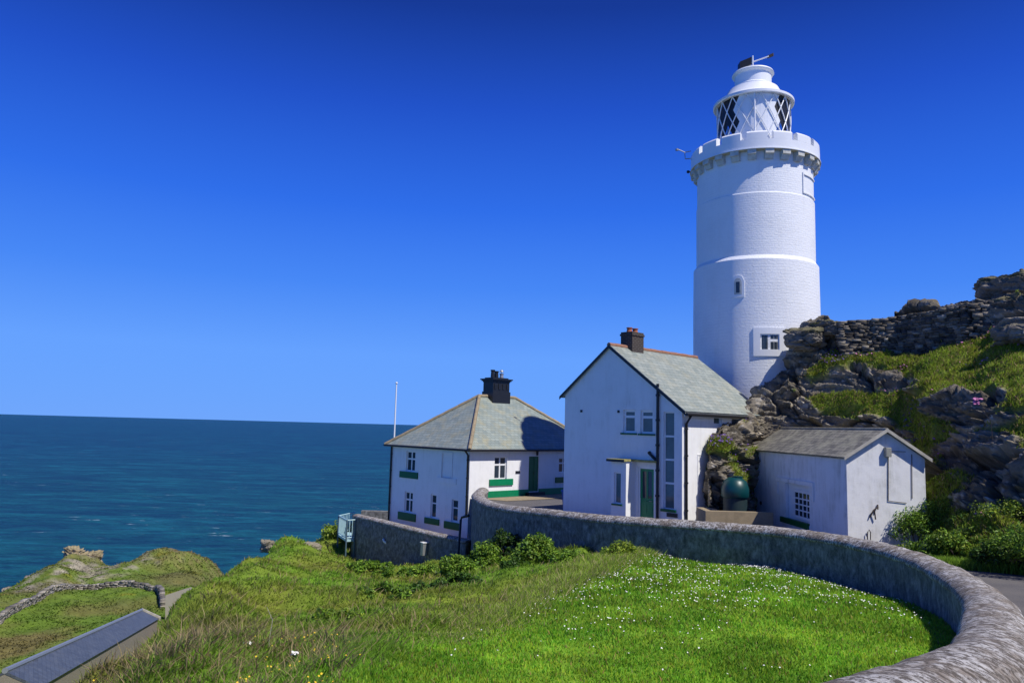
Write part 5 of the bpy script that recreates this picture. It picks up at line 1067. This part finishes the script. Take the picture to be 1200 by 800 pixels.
bush_at(401, 633, 47.5, 1.3, .9, .9, 2600, .09, gY, 14, 'yellow-green bush under the balcony', gW)
bush_at(727, 655, 20.3, .45, .4, .4, 1800, .04, gY, 15, 'yellow-green tuft at the corner where lawn meets wall', gW)
gB = 'shrubs on the bank between road and outbuilding'
for k, (px, py, D, rx, ry, rz, n, cols, lab) in enumerate([
    (1058, 640, 21.2, .7, .5, .32, 2800, gY, 'low bright shrub at the foot of the outbuilding gable'), (1075, 612, 22.9, .7, .6, .75, 3800, gA, 'leafy shrub against the right corner of the outbuilding'),
    (1104, 600, 22.9, .9, .7, 0.85, 4000, gA, 'tall shrub behind the outbuilding corner shrub'), (1095, 636, 20.6, .75, .5, .5, 3600, gA, 'mid-green shrub in the middle of the bank'),
    (1130, 632, 20.0, .75, .6, .6, 3800, gA + gY, 'dense shrub in the centre of the bank above the road'), (1150, 604, 21.4, 1.0, .7, .5, 3400, gD, 'dark shrub high on the bank under the rocks'),
    (1170, 642, 18.6, .6, .5, .5, 3200, gD, 'dark glossy shrub nearest the road'), (1198, 636, 18.0, .75, .6, .5, 3800, gA, 'large shrub at the road edge of the bank'),
    (1190, 596, 20.0, 1.1, .8, .55, 3400, gY, 'pale green low shrub below the layered ledges'), (1085, 580, 24.0, .7, .6, .6, 2600, gA, 'small bright shrub just behind the outbuilding gable'), (1235, 630, 17.0, 1.2, .8, 1.0, 4200, gA, 'wide shrub at the far right of the bank')]):
    bush_at(px, py + 13, D, rx, ry, rz * .85, int(n * 1.15), .038, cols + gD[:1], 40 + k, lab, gB, clumps=40)
# verge grass by the road
x = []; p0, p1 = AY(1030, 640, 21.0), AY(1260, 662, 17.2); t = rng.random(16000); q = p0[None] + (p1 - p0)[None] * t[:, None]; q[:, 1] += rng.uniform(-.35, .9, len(t)); q[:, 0] += rng.uniform(-.3, .3, len(t)); q[:, 2] = yard_z(q[:, 0], q[:, 1]) + .0 + np.clip((q[:, 1] - (p0 + (p1 - p0) * .5)[1]) * .0, 0, 1)
kind(blades('verge_grass', q, rng.uniform(.1, .32, len(t)), np.full(len(t), .022), np.array([.22, .36, .04]) * rng.uniform(.5, 1.4, len(t))[:, None], .6), 'stuff')
# cow parsley heads and thrift among the long grass
def umbel(px, py, D, r, label, stalk):
    p = AY(px, py, D); g = empty('wildflower', tuple(p - np.array([0, 0, stalk]))); tag(g, label, 'flower')
    s = MB(); s.tube([(0, 0, -.1), (.02, 0, stalk)], [.008, .004], 5); P = []
    for k in range(22): a = rng.uniform(0, 6.28); q = r * math.sqrt(rng.random()); P.append((.02 + q * math.cos(a), q * math.sin(a), stalk + .03 * rng.random() + .02)); s.tube([(.02, 0, stalk - .06), P[-1]], .0025, 3)
    s.build('stem', M['green_dark'], g); o = flowers('flower_head', np.array(P), np.full(len(P), r * .33), M['petal']); o.parent = g
umbel(289, 757, 9.2, .055, 'flat white flower head in the long grass near the bottom of the slope', .5); umbel(274, 714, 17, .07, 'small white flower head on the upper part of the slope', .5); umbel(343, 768, 8.5, .035, 'tiny white flower beside a tall dead stem', .4)
st = MB(); a = AY(318, 790, 9.0); st.tube([tuple(a), tuple(a + np.array([-.05, 0, .35])), tuple(a + np.array([-.03, .02, .6])), tuple(a + np.array([-.10, 0, .75]))], [.004, .003, .003, .002], 5); tag(st.build('dead_stem', M['pale_stone']), 'single tall pale dead stem rising from the long grass', 'stem')
p = AY(1144, 470, 20.3); g = empty('wildflower', tuple(p + np.array([.15, 0, -.75]))); tag(g, 'tall pink flower on a thin stem before the rocks', 'flower'); s = MB(); s.tube([(.25, 0, -.3), (.22, 0, .2), (-.1, 0, .7)], [.009, .007, .005], 5); s.build('stem', M['rust'], g); o = flowers('flower_head', np.array([(-.12 + rng.uniform(-.1, .1), rng.uniform(-.05, .05), .76 + rng.uniform(-.09, .09)) for _ in range(26)]), np.full(26, .04), M['pink']); o.parent = g
# lichened rocks at the tip of the headland
for k, (px, py, D, s, lab) in enumerate([(86, 651, 140, (1.4, 1.3, 1.7), 'tallest orange-lichened rock on the headland tip'), (95, 656, 140, (1.8, 1.4, 1.2), 'second rock of the headland tip, lower and broader'), (111, 655, 140, (1.3, 1.2, 1.5), 'isolated small rock right of the headland tip rocks'), (50, 680, 130, (2.4, 2, 1.2), 'broken grey rocks down the seaward edge of the headland'), (24, 695, 124, (2.4, 2, 1.2), 'pale rocks at the lower seaward edge of the headland'), (0, 708, 120, (2.8, 2, 1.3), 'lowest pale rocks on the seaward edge'), (314, 640, 45.0, (.4, .3, .32), 'small dark rock on the brow of the slope below the balcony'), (356, 644, 41.5, (.9, .5, .35), 'pale flat rock set in the grassy slope')]):
    p = AY(px, py, D); rock_chunk('rock', tuple(p), s, 60 + k, lab, rot=k, col=(.36, .30, .20) if k < 3 else (.30, .27, .21), top=.3 if k < 3 else None, blocky=max(s) / 1.6)
# ------------------------------------------------------------------ sky, sun, camera
sc = bpy.context.scene
w = bpy.data.worlds.new('World'); sc.world = w; w.use_nodes = True; nt = w.node_tree; bg = nt.nodes['Background']
sky = nt.nodes.new('ShaderNodeTexSky'); sky.sky_type = 'NISHITA'; sky.sun_disc = False; sky.sun_elevation = R(SUN_EL); sky.sun_rotation = R(SUN_AZ); sky.altitude = 60; sky.air_density = .9; sky.dust_density = .0; sky.ozone_density = 3.0
tc = nt.nodes.new('ShaderNodeTexCoord'); sx = nt.nodes.new('ShaderNodeSeparateXYZ'); nt.links.new(tc.outputs['Generated'], sx.inputs[0])
cr = nt.nodes.new('ShaderNodeValToRGB'); e = cr.color_ramp.elements      # colour of the air by height above the horizon (polarised deep blue)
for i, (p_, c_) in enumerate(SKY_RAMP):
    q = e[i] if i < 2 else e.new(p_)
    q.position = p_; q.color = tuple(c_) + (1,)
nt.links.new(sx.outputs[2], cr.inputs[0])
vm = nt.nodes.new('ShaderNodeMix'); vm.data_type = 'RGBA'; vm.blend_type = 'MIX'; vm.inputs[0].default_value = .965
sc_ = nt.nodes.new('ShaderNodeVectorMath'); sc_.operation = 'SCALE'; sc_.inputs['Scale'].default_value = 1 / SKY_STR; nt.links.new(cr.outputs[0], sc_.inputs[0])
hs = nt.nodes.new('ShaderNodeHueSaturation'); hs.inputs['Saturation'].default_value = 1.2; nt.links.new(sky.outputs[0], hs.inputs['Color'])
nt.links.new(hs.outputs[0], vm.inputs[6]); nt.links.new(sc_.outputs[0], vm.inputs[7]); nt.links.new(vm.outputs[2], bg.inputs[0]); bg.inputs[1].default_value = SKY_STR
ld = bpy.data.lights.new('sun', 'SUN'); ld.energy = SUN_E; ld.angle = R(.53); ld.color = (1, .955, .87); lo = bpy.data.objects.new('sun', ld); C.objects.link(lo)
sd = Vector((math.sin(R(SUN_AZ)) * math.cos(R(SUN_EL)), math.cos(R(SUN_AZ)) * math.cos(R(SUN_EL)), math.sin(R(SUN_EL)))); lo.rotation_euler = (-sd).to_track_quat('-Z', 'Y').to_euler(); lo.location = (30, -20, 40)
cd = bpy.data.cameras.new('camera'); co = bpy.data.objects.new('camera', cd); C.objects.link(co); sc.camera = co
cd.sensor_width = 36; cd.lens = F * 36 / 1200; cd.clip_start = .1; cd.clip_end = 200000
mt = Matrix((_rt, _up, -_fw)).transposed().to_4x4(); co.matrix_world = mt
sc.view_settings.view_transform = 'Standard'; sc.view_settings.look = 'None'; sc.view_settings.exposure = EXPO; sc.view_settings.gamma = 1
sc.render.engine = 'CYCLES'; sc.cycles.use_denoising = True; sc.cycles.max_bounces = 8; sc.cycles.transparent_max_bounces = 12
